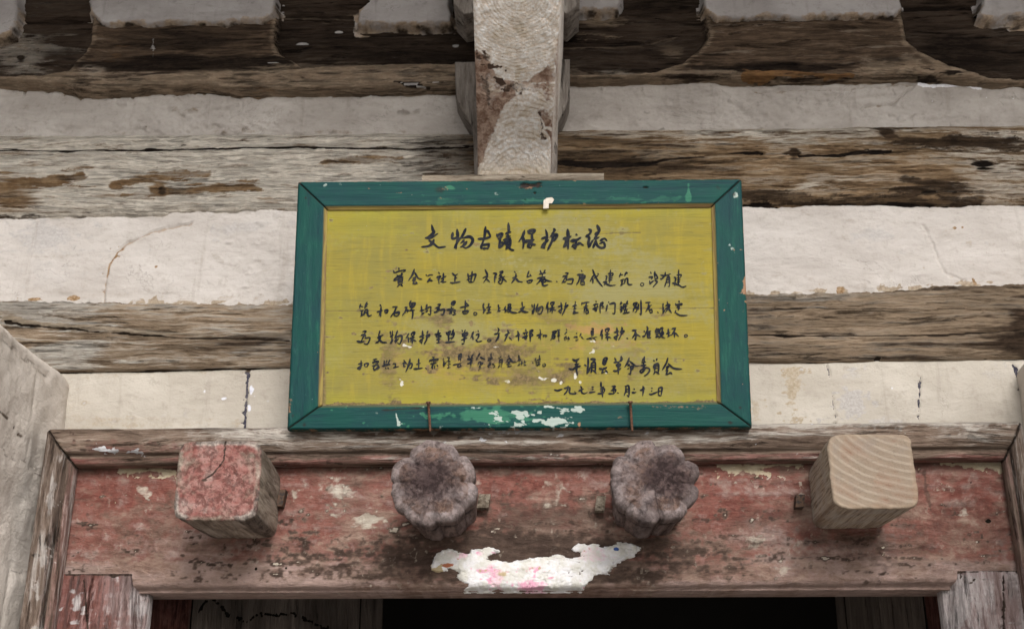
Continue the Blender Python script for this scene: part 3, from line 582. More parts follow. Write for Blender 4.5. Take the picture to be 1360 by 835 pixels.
# ------------------------------------------------------------------ room behind, door leaves
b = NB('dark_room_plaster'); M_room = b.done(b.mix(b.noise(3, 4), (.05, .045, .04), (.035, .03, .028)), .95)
xl = at(190., 783., YL)[0]; xr = at(1262., 777., YL)[0]; zl = at(690., 783., YL)[2]
rv, rf = [], []
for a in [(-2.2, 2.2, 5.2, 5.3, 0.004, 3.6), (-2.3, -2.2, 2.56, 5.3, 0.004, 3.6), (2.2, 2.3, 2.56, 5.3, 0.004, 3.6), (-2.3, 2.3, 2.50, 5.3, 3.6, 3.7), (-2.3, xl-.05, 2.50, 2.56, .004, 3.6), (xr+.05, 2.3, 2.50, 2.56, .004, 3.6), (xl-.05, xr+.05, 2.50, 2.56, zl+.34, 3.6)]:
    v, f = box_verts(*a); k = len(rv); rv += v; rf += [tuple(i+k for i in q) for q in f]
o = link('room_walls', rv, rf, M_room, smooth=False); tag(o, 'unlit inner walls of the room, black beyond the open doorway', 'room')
M_leaf = wood('dark_door_wood', 'Z', [(0, (.10, .082, .07)), (.5, (.155, .128, .11)), (1, (.215, .18, .155))], [('red', (.10, .04, .032), (.14, .065, .055), .6, 2, 'grain'), ('crack', (.006, .005, .004), (.012, .01, .008), .25, 4, 'spots'), ('pale', (.28, .26, .23), (.22, .20, .18), .8, 3, 'spots')], 4.4, 50, .9, .8)
def leaf(hx, wd, side, ang, label):
    y0 = YL+.125; n, m = 150, 260
    a = math.radians(ang); dx, dy = math.cos(a)*side, math.sin(a)
    t = np.linspace(0, 1, m)*wd; Z = np.concatenate([np.linspace(zl+.30, zl-.55, n-1), [.03]])
    T, Zg = np.meshgrid(t, Z); nn = fbm(T*1000, Zg*1000, 60, 200, 4, 81)-.5
    gap = sm(.003, .001, np.abs(T-.115))+sm(.003, .001, np.abs(T-wd+.09))
    off = .002*nn+.004*gap
    F = np.stack([hx+dx*T-side*dy*0+np.sin(a)*side*off, y0+dy*T+off, Zg], -1)
    th = .04; nb = np.array([dy*side*-1, abs(dx), 0])*th if side > 0 else np.array([dy, abs(dx), 0])*th
    P = np.pad(F, ((1, 1), (1, 1), (0, 0)), mode='edge'); ring = np.ones(P.shape[:2], bool); ring[1:-1, 1:-1] = False
    P[ring] += nb
    Uc, Vc = to_pixels(F); cr = line(Uc, Vc+jag(Uc, Vc, 3, 5, 5, 5), [(264, 812), (272, 799), (285, 797), (292, 803), (302, 816), (314, 818), (325, 826), (345, 815), (365, 817), (385, 814), (402, 818), (420, 830), (440, 838)], 1.3)*(side > 0)
    at_ = dict(red=sm(.12, .108, T)*.9, crack=np.maximum(np.clip(gap, 0, 1), cr), pale=mx_(.6*ell(T*1000, (zl-Zg)*1000, 330, 75, 3, 6), .55*line(T*1000+jag(T*1000, Zg*1000, 6, 20, 60), (zl-Zg)*1000, [(wd*600, -40), (wd*600+10, 600)], 2.5)))
    at_ = {k: np.pad(v, 1, mode='edge') for k, v in at_.items()}
    o = grid('door_leaf', P, M_leaf, None, at_, flip=(side > 0)); tag(o, label, 'door', 'inward-opening door leaves'); return o
def solve_angle(hx, wd, side, target):
    best = (1e9, 0)
    for a in np.arange(0, 89, .25):
        p = np.array([hx+side*math.cos(math.radians(a))*wd, YL+.125+math.sin(math.radians(a))*wd, zl-.06]); e = abs(to_pixels(p)[0]-target)
        if e < best[0]: best = (e, a)
    return best[1]
wd = (xr-xl)/2-.01
leaf(xl-.03, wd, 1, solve_angle(xl-.03, wd, 1, 505), 'dark door leaf swung inward at the left, with a jagged black crack line')
leaf(xr+.03, wd, -1, solve_angle(xr+.03, wd, -1, 1117), 'dark narrow-looking door leaf swung far inward at the right of the doorway')

# ------------------------------------------------------------------ door pegs
def peg(pts_u, cu, cv, ru, rv, Yf, kind, mat, label, seed, rot=0., taper=.93):
    c = at(cu, cv, Yf); dist = np.dot(c-E, -Rm[:, 2]); rx = ru*dist/FPX; rz = rv*dist/FPX/math.cos(math.radians(10))
    m = 220; th = np.linspace(0, 2*np.pi, m, endpoint=False); Lg = YL+.02-Yf
    if kind == 'square':
        k = 8.; r = (np.abs(np.cos(th))**k+np.abs(np.sin(th))**k)**(-1/k); gro = np.zeros(m)
    else:
        nt = np.sort(np.radians(np.array(rot)) % (2*np.pi)); i0 = np.searchsorted(nt, th, 'right')-1; lo = np.where(i0 < 0, nt[-1]-2*np.pi, nt[i0]); hi = np.where(i0+1 >= len(nt), nt[0]+2*np.pi, nt[(i0+1) % len(nt)])
        ph = np.clip((th-lo)/(hi-lo), 0, 1); lob = np.sqrt(np.clip(1-(2*ph-1)**2*.93, 0, 1)); wl_ = (hi-lo)/.8; r = 1-.145*(1-lob)*np.clip(wl_, .7, 1.25); gro = np.clip(1-lob, 0, 1)**1.5
        r = r*(1+.07*(fbm(np.cos(th)*3+9, np.sin(th)*3+9, 1, 1, 2, seed)-.5)*2)
    cs, sn = np.cos(th), np.sin(th); b_ = .0045 if kind == 'square' else .014
    rows = []                                       # (radius scale, depth behind the front face, is front)
    for t in np.linspace(.0, 1, 46)[:-1]: rows.append((t, None, 1))
    for a in np.linspace(0, np.pi/2, 9): rows.append((1+0*a, a, .6))
    for t in np.linspace(.0, 1, 56)[1:]: rows.append((1., ('s', t), 0))
    P = np.zeros((len(rows), m, 3)); face = np.zeros((len(rows), m)); edge = np.zeros((len(rows), m)); groove = np.zeros((len(rows), m)); along = np.zeros((len(rows), m))
    for i, (sc, dd, fr) in enumerate(rows):
        R = r*1.; ins = b_/min(rx, rz)
        if dd is None: rad = (R-ins)*sc; y = Yf+(0 if kind == 'square' else .011*sm(.72, 1., sc)*gro-.004*(1-sc**2)); edge[i] = sm(.9, 1, sc)
        elif isinstance(dd, tuple):
            t = dd[1]; rad = R*(1-(1-taper)*t) if kind == 'square' else R*(1.-.085*float(sm(.13, .24, np.array(t)))-(1-taper)*t); y = Yf+b_+t*(Lg-b_); along[i] = t
        else: rad = R-ins+ins*math.sin(dd); y = Yf+b_*(1-math.cos(dd))+(0 if kind == 'square' else .011*gro*math.cos(dd)); edge[i] = 1
        P[i, :, 0] = c[0]+rx*rad*cs; P[i, :, 2] = c[2]+rz*rad*sn; P[i, :, 1] = y
        face[i] = fr; groove[i] = gro*(1 if dd is not None else sm(.78, 1, sc))
    nA = fbm(P[..., 0]*1000, P[..., 2]*1000, 30, 30, 4, seed)-.5; nB = fbm(np.arctan2(P[..., 2]-c[2], P[..., 0]-c[0])*60, P[..., 1]*1000, 8, 60, 4, seed+3)-.5
    P[..., 1] += nA*(.006 if kind == 'square' else .0035)*(face > .3); k = (face < .7)[..., None]*(nB*.05)[..., None]
    P[..., [0, 2]] += (P[..., [0, 2]]-np.array([c[0], c[2]]))*k
    U = (P[..., 0]-c[0])/rx; V = -(P[..., 2]-c[2])/rz
    return c, rx, rz, P, dict(face=(face > .3)*1., edge=edge, groove=groove, along=along), U, V, label, mat
def finish_peg(pk, extra, wedge_at=None, wedge_mat=None):
    c, rx, rz, P, at_, U, V, label, mat = pk
    at_.update(extra(U, V, at_))
    at_ = {k: np.clip(v, 0, 1) for k, v in at_.items()}
    o = grid('door_peg', P, mat, None, at_, flip=True, wrap=True, origin=(c[0], P[..., 1].mean(), P[..., 2].min()))
    tag(o, label, 'door peg', 'wooden pegs projecting from the lintel')
    if wedge_at:
        u, v, a, bb, mt = wedge_at
        w0 = at(u, v, YL); v_, f_ = box_verts(w0[0]-a, w0[0]+a, YL-.022, YL+.01, w0[2]-bb, w0[2]+bb)
        v_ = np.array(v_); v_[:, 0] += (v_[:, 2]-w0[2])*.15; link('wedge', v_, f_, mt, o, smooth=False)
    return o
M_iron = (lambda b: b.done(b.mix(b.rng(b.noise(140, 5), .4, .6), (.035, .03, .028), (.10, .06, .04)), .6))(NB('rusty_iron'))
M_chip = wood('wedge_wood', 'Y', GREY_WOOD, [], 3., 80)
M_pegred = wood('red_peg_wood', 'Y', [(0, (.09, .068, .052)), (.45, (.27, .215, .17)), (1, (.45, .385, .32))], [
    ('red', (.27, .10, .085), (.38, .21, .185), .95, 1.8, 'spots'), ('pale', (.52, .45, .40), (.43, .36, .31), .9, 2.2, 'spots'), ('dark', (.05, .033, .027), (.09, .062, .05), .5, 2.2, 'spots')], 2.2, 60, 1., .6, fiss=.4)
def ex_red(U, V, a):
    n = fbm(U*50+200, V*50+200, 26, 20, 4, 3, .45); f = a['face']; rr = np.hypot(U+.2, V+.0)
    rings = .5+.5*np.sin(rr*38+4*n)
    crk_shade = line(U+jag(U*50+99, V*50+99, .05, 10, 10), V, [(.12, -1.05), (.10, -.5), (-.12, -.15), (-.35, 0.)], .030)*f
    return dict(red=f*(.74+.9*(n-.5)-.12*rings)-.15*a['edge'], pale=.62*f*(n-.1)+.45*a['edge']*sm(.45, .7, n)+(1-f)*(.25+.3*(V > .75)*n), dark=mx_(crk_shade, f*ell(U, V, -.32, .0, .13, .07)*.7, .5*a['edge']*(n > .5), f*.5*ell(U, V, .35, .8, .5, .14)*n, (1-f)*.5*sm(.72, .95, a['along']), (1-f)*.55*sm(.5, .65, n)))  # pale also paints ground-reflected light onto the underside
finish_peg(peg(None, 289, 637, 56, 53, 2.10, 'square', M_pegred, 'square door peg with a cracked pink-red painted end, leftmost of the pegs', 5, taper=.90), ex_red, (376, 664, .006, .016, M_iron))
M_pegfl = wood('grey_flower_peg_wood', 'Y', [(0, (.05, .038, .036)), (.45, (.145, .112, .108)), (1, (.27, .225, .215))], [
    ('brown', (.14, .085, .065), (.19, .125, .10), .8, 1.8, 'spots'), ('pale', (.36, .31, .305), (.29, .245, .24), 1.1, 1.6, 'spots'), ('dark', (.050, .034, .033), (.095, .066, .062), .9, 1.3, 'spots')], 6.6, 60, .9, .45, fiss=.4)
def ex_fl(cr, spot, wide):
    def f_(U, V, a):
        n = fbm(U*50+300+cr*31, V*50+300, 16, 16, 5, 5+cr); n2 = fbm(U*50+50, V*50+170+cr*7, 5, 5, 4, 8); f = a['face']
        crk_shade = line(U, V, [(-.2, .8), (-.05, .35), (.05, .0)] if cr == 0 else [(.1, .9), (.0, .3), (.15, -.1)], .02)*f*.8
        return dict(brown=f*(.45+1.1*(n-.5))+(1-f)*(.45+.5*(n-.5)), pale=mx_(.55*a['edge']*(.3+n), (1-f)*.45*sm(.15, .0, a['along'])*(.3+n), f*(.22+.9*(n2-.5)), f*.6*ell(U, V, *spot), (1-f)*.3*n*1.4), dark=mx_(1.0*f*ell(U, V, wide[0], wide[1], 1.0, .85, .8)*(.55+.8*(n2)), a['groove']*.9*(1-.3*f), crk_shade, (1-f)*.5*sm(.7, 1, a['along']), (1-f)*.85*sm(.14, .22, a['along'])*sm(.5, .26, a['along'])))  # painted in: rim-edge highlight (pale) and the shade beneath the rim (dark)
    return f_
finish_peg(peg(None, 576, 639, 59, 58, 2.10, 'flower', M_pegfl, 'dark grey flower-shaped door peg, the left one of the carved pair under the sign', 8, rot=(135, 47, 0, -41, -86, -135, 180), taper=.93), ex_fl(0, (.0, .75, .3, .12), (-.15, -.05)), (643, 668, .011, .013, M_chip))
finish_peg(peg(None, 869, 638, 61, 56, 2.10, 'flower', M_pegfl, 'pale-speckled grey flower-shaped door peg, the right one of the carved pair under the sign', 11, rot=(135, 84, 36, -5, -40, -83, -134, 181), taper=.93), ex_fl(1, (-.05, .25, .5, .3), (.25, -.1)), (797, 671, .009, .014, M_chip))
# new plain peg at the right: sawn end with growth rings
b = NB('fresh_sawn_peg_wood')
rad = b.math('SQRT', b.math('ADD', b.math('POWER', b.math('SUBTRACT', b.attr('pu'), 1.15), 2.), b.math('POWER', b.math('SUBTRACT', b.attr('pv'), -.75), 2.)))
rad = b.math('ADD', rad, b.math('MULTIPLY', b.noise((9, 9, 9), 3, .5), .12))
ring = b.math('SINE', b.math('MULTIPLY', rad, 62.))
n2 = b.noise((18, 18, 18), 5, .6, .3); n3 = b.noise((260, 260, 260), 4, .7); sg = b.noise((260, 7, 260), 5, .65, .2)
fc = b.mix(b.rng(ring, .1, 1.), (.265, .208, .156), (.34, .28, .22)); fc = b.mix(b.math('MULTIPLY', b.rng(n2, .45, .7), .6), fc, (.29, .20, .145))
fc = b.mix(b.math('MULTIPLY', b.math('MULTIPLY', b.rng(ring, -.55, -.95), b.rng(n2, .52, .7)), .7), fc, (.20, .10, .07))
sc_ = b.ramp(b.rng(sg, .33, .67), [(0, (.16, .115, .08)), (.4, (.36, .285, .215)), (1, (.48, .405, .325))]); sc_ = b.mix(b.math('MULTIPLY', b.rng(n2, .4, .6), .5), sc_, (.41, .37, .335))
fc = b.mix(b.math('MULTIPLY', b.rng(b.noise((11, 11, 11), 5, .65, .4, (4, 4, 4)), .48, .68), .55), fc, (.235, .20, .17)); fc = b.mix(b.math('MULTIPLY', b.rng(n3, .60, .72), .5), fc, (.16, .115, .08)); col = b.mix(b.attr('face'), sc_, fc); col = b.mix(b.math('MULTIPLY', b.attr('edge'), .30), col, (.34, .25, .17)); col = b.mix(b.math('MULTIPLY', b.attr('dark'), .85), col, (.13, .08, .05))
M_pegnew = b.done(col, .8, b.bump(b.math('ADD', b.math('MULTIPLY', ring, .08), b.math('ADD', n3, b.math('MULTIPLY', sg, .8))), .0022, .8))
def ex_new(U, V, a):
    n = fbm(U*50+90, V*50+90, 14, 14, 4, 9); f = a['face']
    return dict(pu=U*.5+.5, pv=V*.5+.5, dark=mx_((1-f)*.6*sm(.86, 1, a['along']), (1-f)*.8*ell(U, V, -.85, .80, .22, .22)*sm(.42, .55, n), (1-f)*.55*sm(.62, .70, n)*(V > .7)))
_pk = peg(None, 1159, 625, 56.5, 50, 2.10, 'square', M_pegnew, 'pale new square door peg with growth rings on its sawn end, rightmost of the pegs', 14, taper=.90)
finish_peg(_pk, ex_new, (1060, 668, .008, .012, M_iron))

# ------------------------------------------------------------------ torn paper on the lintel
b = NB('torn_paper'); n = b.noise((40, 40, 40), 6, .65); n2 = b.noise((150, 150, 150), 5, .7)
col = b.mix(b.rng(n, .4, .62), (.70, .685, .69), (.58, .56, .51)); col = b.mix(b.broken(b.attr('pink'), n2, .9, 2.), col, b.mix(b.rng(n, .45, .55), (.66, .34, .44), (.70, .52, .56)))
col = b.mix(b.broken(b.attr('red'), n2, .8, 3.), col, (.36, .13, .07)); col = b.mix(b.broken(b.attr('blue'), n2, .3, 4.), col, (.05, .10, .30)); col = b.mix(b.broken(b.attr('tan'), n2, .8, 3.), col, (.45, .36, .22))
M_paper = b.done(col, .9, b.bump(b.math('ADD', n, n2), .004, .8))
PAP = [(575, 748), (580, 736), (588, 729), (604, 733), (620, 738), (626, 732), (640, 730), (652, 726), (664, 731), (640, 742), (668, 748), (690, 745), (712, 741), (740, 738), (766, 741), (776, 734), (762, 728), (770, 723), (800, 727), (822, 721), (838, 722), (848, 729), (842, 737), (822, 744), (812, 753), (806, 764), (790, 763), (784, 770), (770, 782), (700, 783), (655, 782), (618, 781), (624, 774), (608, 768), (612, 761), (596, 756), (586, 762), (574, 758)]
def f_pap(U, V, X, Z):
    d = poly(U+jag(U, V, 5, 14, 6, 91)+jag(U, V, 4, 5, 2.5, 95), V+jag(U, V, 5, 16, 6, 92), PAP); n = fbm(U, V, 18, 12, 5, 93)
    bot = 783-V; cv = -.018*(1-np.sqrt(np.clip(1-((np.clip(9-bot, 0, 9))/9)**2, 0, 1)))+.010*sm(48, 26, bot)
    h = cv+np.where(d > 0, .0026+.0060*(n-.4)*sm(0, 10, d)+.0045*sm(6, 0, d)*sm(.45, .6, fbm(U, V, 25, 25, 3, 97))-.0022*sm(.9, .2, np.abs((fbm(U, V, 30, 10, 3, 98)-.5)*40)), -.006*sm(0, -4, d)+.0022*sm(-4, 0, d))
    pink = mx_(.8*ell(U, V, 615, 737, 6, 6), .9*ell(U, V, 637, 735, 4, 3), .75*ell(U, V, 660, 768, 14, 12), .85*ell(U, V, 705, 778, 22, 8), .45*ell(U, V, 790, 740, 40, 9), .4*ell(U, V, 600, 735, 10, 5))
    return h, dict(pink=pink, red=.9*ell(U, V, 594, 752, 8, 4), blue=ell(U, V, 818, 729, 5, 2.5), tan=mx_(.9*ell(U, V, 582, 758, 10, 6), .5*ell(U, V, 690, 765, 40, 10)*n*1.5)), d > -3
sheet('torn_paper', 568, 856, 716, 786, YL, f_pap, M_paper, res=.0016, label='torn remnant of white and pink paper pasted on the lower edge of the lintel', cat='paper')

# ------------------------------------------------------------------ bracket arm above the sign, with its blocks
M_arm = None
b = NB('bracket_arm_wood')
ringv = b.math('ADD', b.attr('ring'), b.math('MULTIPLY', b.noise((20, 20, 20), 4, .55), 1.9)); sn_ = b.math('SINE', b.math('MULTIPLY', ringv, 6.283))
n1 = b.noise((30, 30, 16), 6, .7, .4); n2 = b.noise((110, 110, 110), 5, .7); n3 = b.noise((70, 70, 14), 5, .7, .3)
wht = b.mix(b.rng(b.math('ADD', b.math('MULTIPLY', sn_, .045), n2), .35, .68), (.60, .51, .43), (.82, .80, .78)); wht = b.mix(b.math('MULTIPLY', b.rng(n1, .5, .68), .6), wht, (.50, .40, .28))
wht = b.mix(b.math('MULTIPLY', b.math('MULTIPLY', b.rng(sn_, -.3, -1.), b.rng(n1, .48, .64)), .50), wht, (.24, .17, .11))
brn = b.mix(b.rng(n3, .33, .66), (.16, .09, .062), (.42, .31, .245)); brn = b.mix(b.math('MULTIPLY', b.rng(n2, .55, .7), .6), brn, (.10, .055, .04))
col = b.mix(b.broken(b.attr('white'), b.math('ADD', b.math('MULTIPLY', n1, .6), b.math('MULTIPLY', n2, .4)), 1.1, 2.4), brn, wht)
col = b.mix(b.math('MULTIPLY', b.attr('tan'), b.rng(n2, .3, .6)), col, (.37, .29, .18)); col = b.mix(b.broken(b.attr('dark'), n2, .9, 3.), col, (.07, .045, .033))
M_arm = b.done(col, .9, b.bump(b.math('ADD', b.math('MULTIPLY', sn_, .02), b.math('ADD', n2, n3)), .005, .8))
ARM = [(262, 1.0), (238, 1.0), (215, .992), (190, .975), (165, .952), (140, .926), (122, .910), (112, .904), (104, .896), (85, .880), (60, .862), (30, .842), (0, .822), (-40, .80), (-90, .775), (-150, .75), (-200, .735)]
p238 = at(682., 238., 2.285); D0 = np.dot(p238-E, -Rm[:, 2])
vv = np.array([a[0] for a in ARM], float); old_ = np.array([a[1] for a in ARM]); dd_ = (1-(1-old_)*.5)*D0
vq = np.linspace(262, -200, 330); dq = np.interp(vq, vv[::-1], dd_[::-1])
dq = np.convolve(np.pad(dq, 8, mode='edge'), np.ones(17)/17, 'valid')
cq = np.interp(vq, [-200, 0, 238], [688, 686.5, 682])
spine = at_depth(cq, vq, dq); half = 48*D0/FPX*np.interp(vq, [-200, 0, 110, 238], [1.0, 1.0, .985, 1.0])*dq/(D0*np.interp(vq, vv[::-1], old_[::-1]))
xc = np.median(spine[:, 0])
def arm():
    m = 110; t = np.linspace(-1, 1, m); prof = np.sign(t)*np.minimum(np.abs(t), 1)
    P = np.zeros((len(vq), m, 3)); P[..., 0] = spine[:, 0, None]+half[:, None]*prof[None]; P[..., 1] = spine[:, 1, None]; P[..., 2] = spine[:, 2, None]
    U, V = to_pixels(P); nz = fbm(U, V, 14, 22, 5, 101)-.5; n2 = fbm(U, V, 30, 40, 4, 103)
    P[..., 1] += .006*nz+.005*sm(.93, 1., np.abs(t))[None]
    Uj = U+jag(U, V, 6, 18, 18, 5); Vj = V+jag(U, V, 6, 18, 18, 6)
    ton = poly(Uj, Vj, [(600, -300), (770, -300), (765, 20), (744, 42), (734, 72), (722, 94), (704, 106), (684, 109), (662, 102), (650, 84), (640, 70), (600, 55)])
    con = poly(Uj, Vj, [(688, 122), (672, 140), (658, 165), (647, 195), (632, 232), (628, 270), (740, 270), (736, 205), (722, 165), (706, 132)])
    white = mx_(1.15*sm(-6, 6, ton), 1.1*sm(-6, 6, con), .22+.9*(n2-.5)+.5*ell(U, V, 708, 125, 24, 22)+.35*ell(U, V, 735, 120, 10, 60))
    ru = np.hypot((U-690), (V+8)*1.0)/4.6; rl = np.hypot((U-690)*1.0, (V-300)*.60)/4.2
    ring = np.where(V < 113, ru, rl)
    tan = mx_(sm(200, 235, V)*.75, .45*ell(U, V, 690, 60, 30, 40)*n2*1.5, .35*ell(U, V, 700, 20, 30, 30)*n2)
    dark = mx_(.8*line(Uj, V, [(640, 76), (655, 96), (668, 110)], 6)*n2*1.7, .6*line(Uj, V, [(716, 150), (721, 185)], 1.6), .55*ell(U, V, 690, 116, 30, 6)*n2*1.8, .5*ell(U, V, 645, 130, 12, 40)*n2*1.5)
    back = P[:, :1].copy(), P[:, -1:].copy()
    yb = YW+.05
    A = P[:, :1].copy(); A[..., 1] = yb; B = P[:, -1:].copy(); B[..., 1] = yb
    # side faces get a few rows so that they shade well
    Ls = [P[:, :1]*(1-s)+A*s for s in (1., .66, .33)]; Rs = [P[:, -1:]*(1-s)+B*s for s in (.33, .66, 1.)]
    Pf = np.concatenate(Ls+[P]+Rs, 1)
    pd = lambda a: np.pad(a, ((0, 0), (3, 3)), mode='edge')
    o = grid('bracket_arm', Pf, M_arm, None, dict(white=pd(np.clip(white, 0, 1)), ring=pd(ring), tan=pd(tan), dark=pd(dark)), flip=False, origin=(spine[0, 0], YW, spine[0, 2]))
    tag(o, 'whitened bracket arm with curved growth rings, jutting out of the wall above the sign', 'bracket')
arm()
M_grey = wood('grey_block_wood', 'Z', [(0, (.10, .082, .068)), (.45, (.23, .20, .175)), (1, (.36, .325, .29))], [], 3.3, 60, .8, 1.)
def px_poly(pts, Y): return [tuple(at(float(a), float(b_), Y)[[0, 2]]) for a, b_ in pts]
prism('cross_block', px_poly([(604, 82), (757, 78), (757, 126), (750, 146), (741, 162), (740, 232), (630, 234), (628, 168), (614, 146), (605, 128)], 2.335)[::-1], 2.335, YW+.04, M_grey, label='grey timber block crossing behind the lower end of the bracket arm', cat='bracket')
prism('cross_block', px_poly([(602, -60), (602, 4), (616, 19), (640, 15), (735, 15), (754, 18), (770, 4), (770, -60)], 2.26)[::-1], 2.26, 2.37, M_grey, label='grey chamfered timber block crossing behind the upper end of the bracket arm', cat='bracket')

# ------------------------------------------------------------------ the sign
AL = math.radians(7.6); SN = np.array([0, -math.cos(AL), -math.sin(AL)])       # its face leans forward
SO = at(690., 569., 2.222)
sp = lambda u, v, lift=0.: at_plane(u, v, SO+SN*lift, SN)
sign = root('sign_board', tuple(SO-SN*.012), 'yellow notice board with a dark green mitred frame and handwritten black Chinese characters', 'sign')
OUT = [(395.5, 241), (985, 237.5), (999, 567), (381, 570)]; INN = [(434, 277.5), (945.5, 273.5), (953, 533), (427, 537.5)]
def green(name, axis, off):
    b = NB(name); o = (off, off, off)
    g = b.noise(axis_scale(axis, 5, 95), 6, .65, .3, o); g2 = b.noise(axis_scale(axis, 22, 300), 4, .6, .2, o); bl = b.noise((9, 9, 9), 5, .6, .3, o); sp_ = b.noise((190, 190, 190), 3, .6, 0, o)
    col = b.mix(b.rng(bl, .35, .65), (.004, .053, .044), (.006, .043, .046))
    col = b.mix(b.math('MULTIPLY', b.rng(g, .5, .72), .75), col, (.010, .078, .058)); col = b.mix(b.math('MULTIPLY', b.rng(g, .46, .30), .75), col, (.005, .026, .036))
    col = b.mix(b.math('MULTIPLY', b.rng(g2, .60, .75), .35), col, (.035, .10, .09)); col = b.mix(b.broken(b.attr('lite'), g, .9, 2.), col, (.03, .14, .085)); col = b.mix(b.broken(b.attr('wear'), sp_, 1., 2.5), col, (.30, .17, .10))
    col = b.mix(b.rng(sp_, .745, .77), col, (.32, .38, .36)); col = b.mix(b.attr('inner'), col, b.mix(b.rng(g, .4, .6), (.30, .23, .07), (.20, .13, .06)))
    col = b.mix(b.broken(b.attr('flake'), b.math('ADD', b.math('MULTIPLY', sp_, .6), b.math('MULTIPLY', g, .4)), 1.3, 3.), col, (.34, .40, .36)); col = b.mix(b.attr('hole'), col, (.02, .012, .01))
    b.bsdf.inputs['Specular IOR Level'].default_value = .16
    return b.done(col, .6, b.bump(b.math('ADD', g, b.math('MULTIPLY', g2, .5)), .002, .7))
M_gx, M_gz = green('green_rail_paint', 'X', 1.7), green('green_stile_paint', 'Z', 5.1)
def rail(name, o0, o1, i0, i1, mat, horiz, seed):
    n = 420 if horiz else 260; m = 44
    s = np.linspace(0, 1, n); t = np.linspace(0, 1, m)
    o0, o1, i0, i1 = [np.array(sp(float(p[0]), float(p[1]))) for p in (o0, o1, i0, i1)]
    T, S = np.meshgrid(t, s, indexing='ij')
    P = (o0*(1-S[..., None])+o1*S[..., None])*(1-T[..., None])+(i0*(1-S[..., None])+i1*S[..., None])*T[..., None]
    U, V = to_pixels(P); n1 = fbm(U if horiz else V, V if horiz else U, 80, 7, 5, seed); n2 = fbm(U, V, 9, 9, 4, seed+1)
    h = -.004*sm(.06, 0, T)-.007*sm(.86, 1., T)+.0012*(n1-.5)
    L = np.linalg.norm(o1-o0); e = np.minimum(S, 1-S)*L; h = h-.0035*sm(.0035, .0004, e)
    inner = sm(.88, .93, T); hole = mx_(sm(.0030, .0010, e)*.9, 0*T); flake = 0*T; lite = .30*(n1)+0*T; wear = .5*sm(.05, 0, T)*n2*1.6+.35*sm(.80, .86, T)*n2
    if name == 'top_rail':
        k = mx_(line(U, V, [(694, 246), (713, 247)], 2.6), ell(U, V, 857, 249, 4, 1.4)); hole = mx_(hole, k, .55*ell(U, V, 585, 252, 6, 5), .4*ell(U, V, 953, 249, 2, 2)); wear = mx_(wear, .62*ell(U, V, 703, 247, 12, 4), .5*ell(U, V, 770, 275, 10, 3), .4*ell(U, V, 590, 250, 10, 5))
        h -= .004*k; flake = mx_(flake, .6*ell(U, V, 433, 246, 3, 3), .45*ell(U, V, 452, 244, 3, 2.4), .5*ell(U, V, 505, 246, 2, 2), .4*ell(U, V, 660, 258, 6, 3)); lite = mx_(lite, .7*line(U, V, [(915, 265), (914, 245)], 3), .8*ell(U, V, 598, 249, 8, 4), .5*line(U, V, [(560, 268), (900, 264)], 3))
    if name == 'bottom_rail':
        pn = sm(.42, .58, fbm(U+V*.8, V-U*.2, 14, 6, 4, 77))
        flake = mx_(flake, 1.1*pn*ell(U, V, 695, 553, 24, 17, .4), 1.0*pn*line(U, V, [(735, 561), (768, 548)], 7), .8*pn*ell(U, V, 722, 541, 14, 4), .7*ell(U, V, 646, 563, 7, 4)*pn, .6*ell(U, V, 632, 541, 12, 3)*pn, .5*ell(U, V, 587, 568, 8, 4)*pn, .5*ell(U, V, 500, 548, 4, 2), .85*line(U, V, [(526, 549), (529, 563)], 1.3))
        hole = mx_(hole, .9*line(U, V+jag(U, V, 1), [(507, 545), (530, 543), (562, 542)], .8)); wear = mx_(wear, .6*ell(U, V, 769, 564, 3, 4), .42*ell(U, V, 825, 554, 8, 2), .4*ell(U, V, 900, 540, 50, 3)); lite = mx_(lite, .75*ell(U, V, 650, 552, 50, 14))
        inner = inner*.25
    for (u, v) in ((406, 263), (389, 552), (983, 541), (970, 561), (404, 564), (975, 258)): hole = mx_(hole, .8*ell(U, V, u, v, 2.2, 2.0))
    if not horiz:
        wear = mx_(wear, .7*ell(U, V, 990, 380, 4, 16), .5*ell(U, V, 384, 540, 3, 10)); flake = mx_(flake, .7*ell(U, V, 977, 259, 4, 5)*n2*1.7, .6*ell(U, V, 969, 325, 2, 2), .5*ell(U, V, 972, 330, 3, 2)); lite = mx_(lite, .55*sm(.55, .9, T)*n1)
    P = P+SN*h[..., None]
    top = P[:1]-SN*.028; bot = P[-1:]-SN*.012
    Pf = np.concatenate([top, P, bot], 0); pd = lambda a: np.pad(np.broadcast_to(a, T.shape), ((1, 1), (0, 0)), mode='edge')
    grid(name, Pf, mat, sign, {k: np.clip(pd(v), 0, 1) for k, v in dict(inner=inner, hole=hole, flake=flake, lite=lite, wear=wear).items()}, flip=False)
rail('top_rail', OUT[0], OUT[1], INN[0], INN[1], M_gx, True, 111)
rail('bottom_rail', OUT[2], OUT[3], INN[2], INN[3], M_gx, True, 115)
rail('side_stile', OUT[3], OUT[0], INN[3], INN[0], M_gz, False, 119)
rail('side_stile', OUT[1], OUT[2], INN[1], INN[2], M_gz, False, 123)
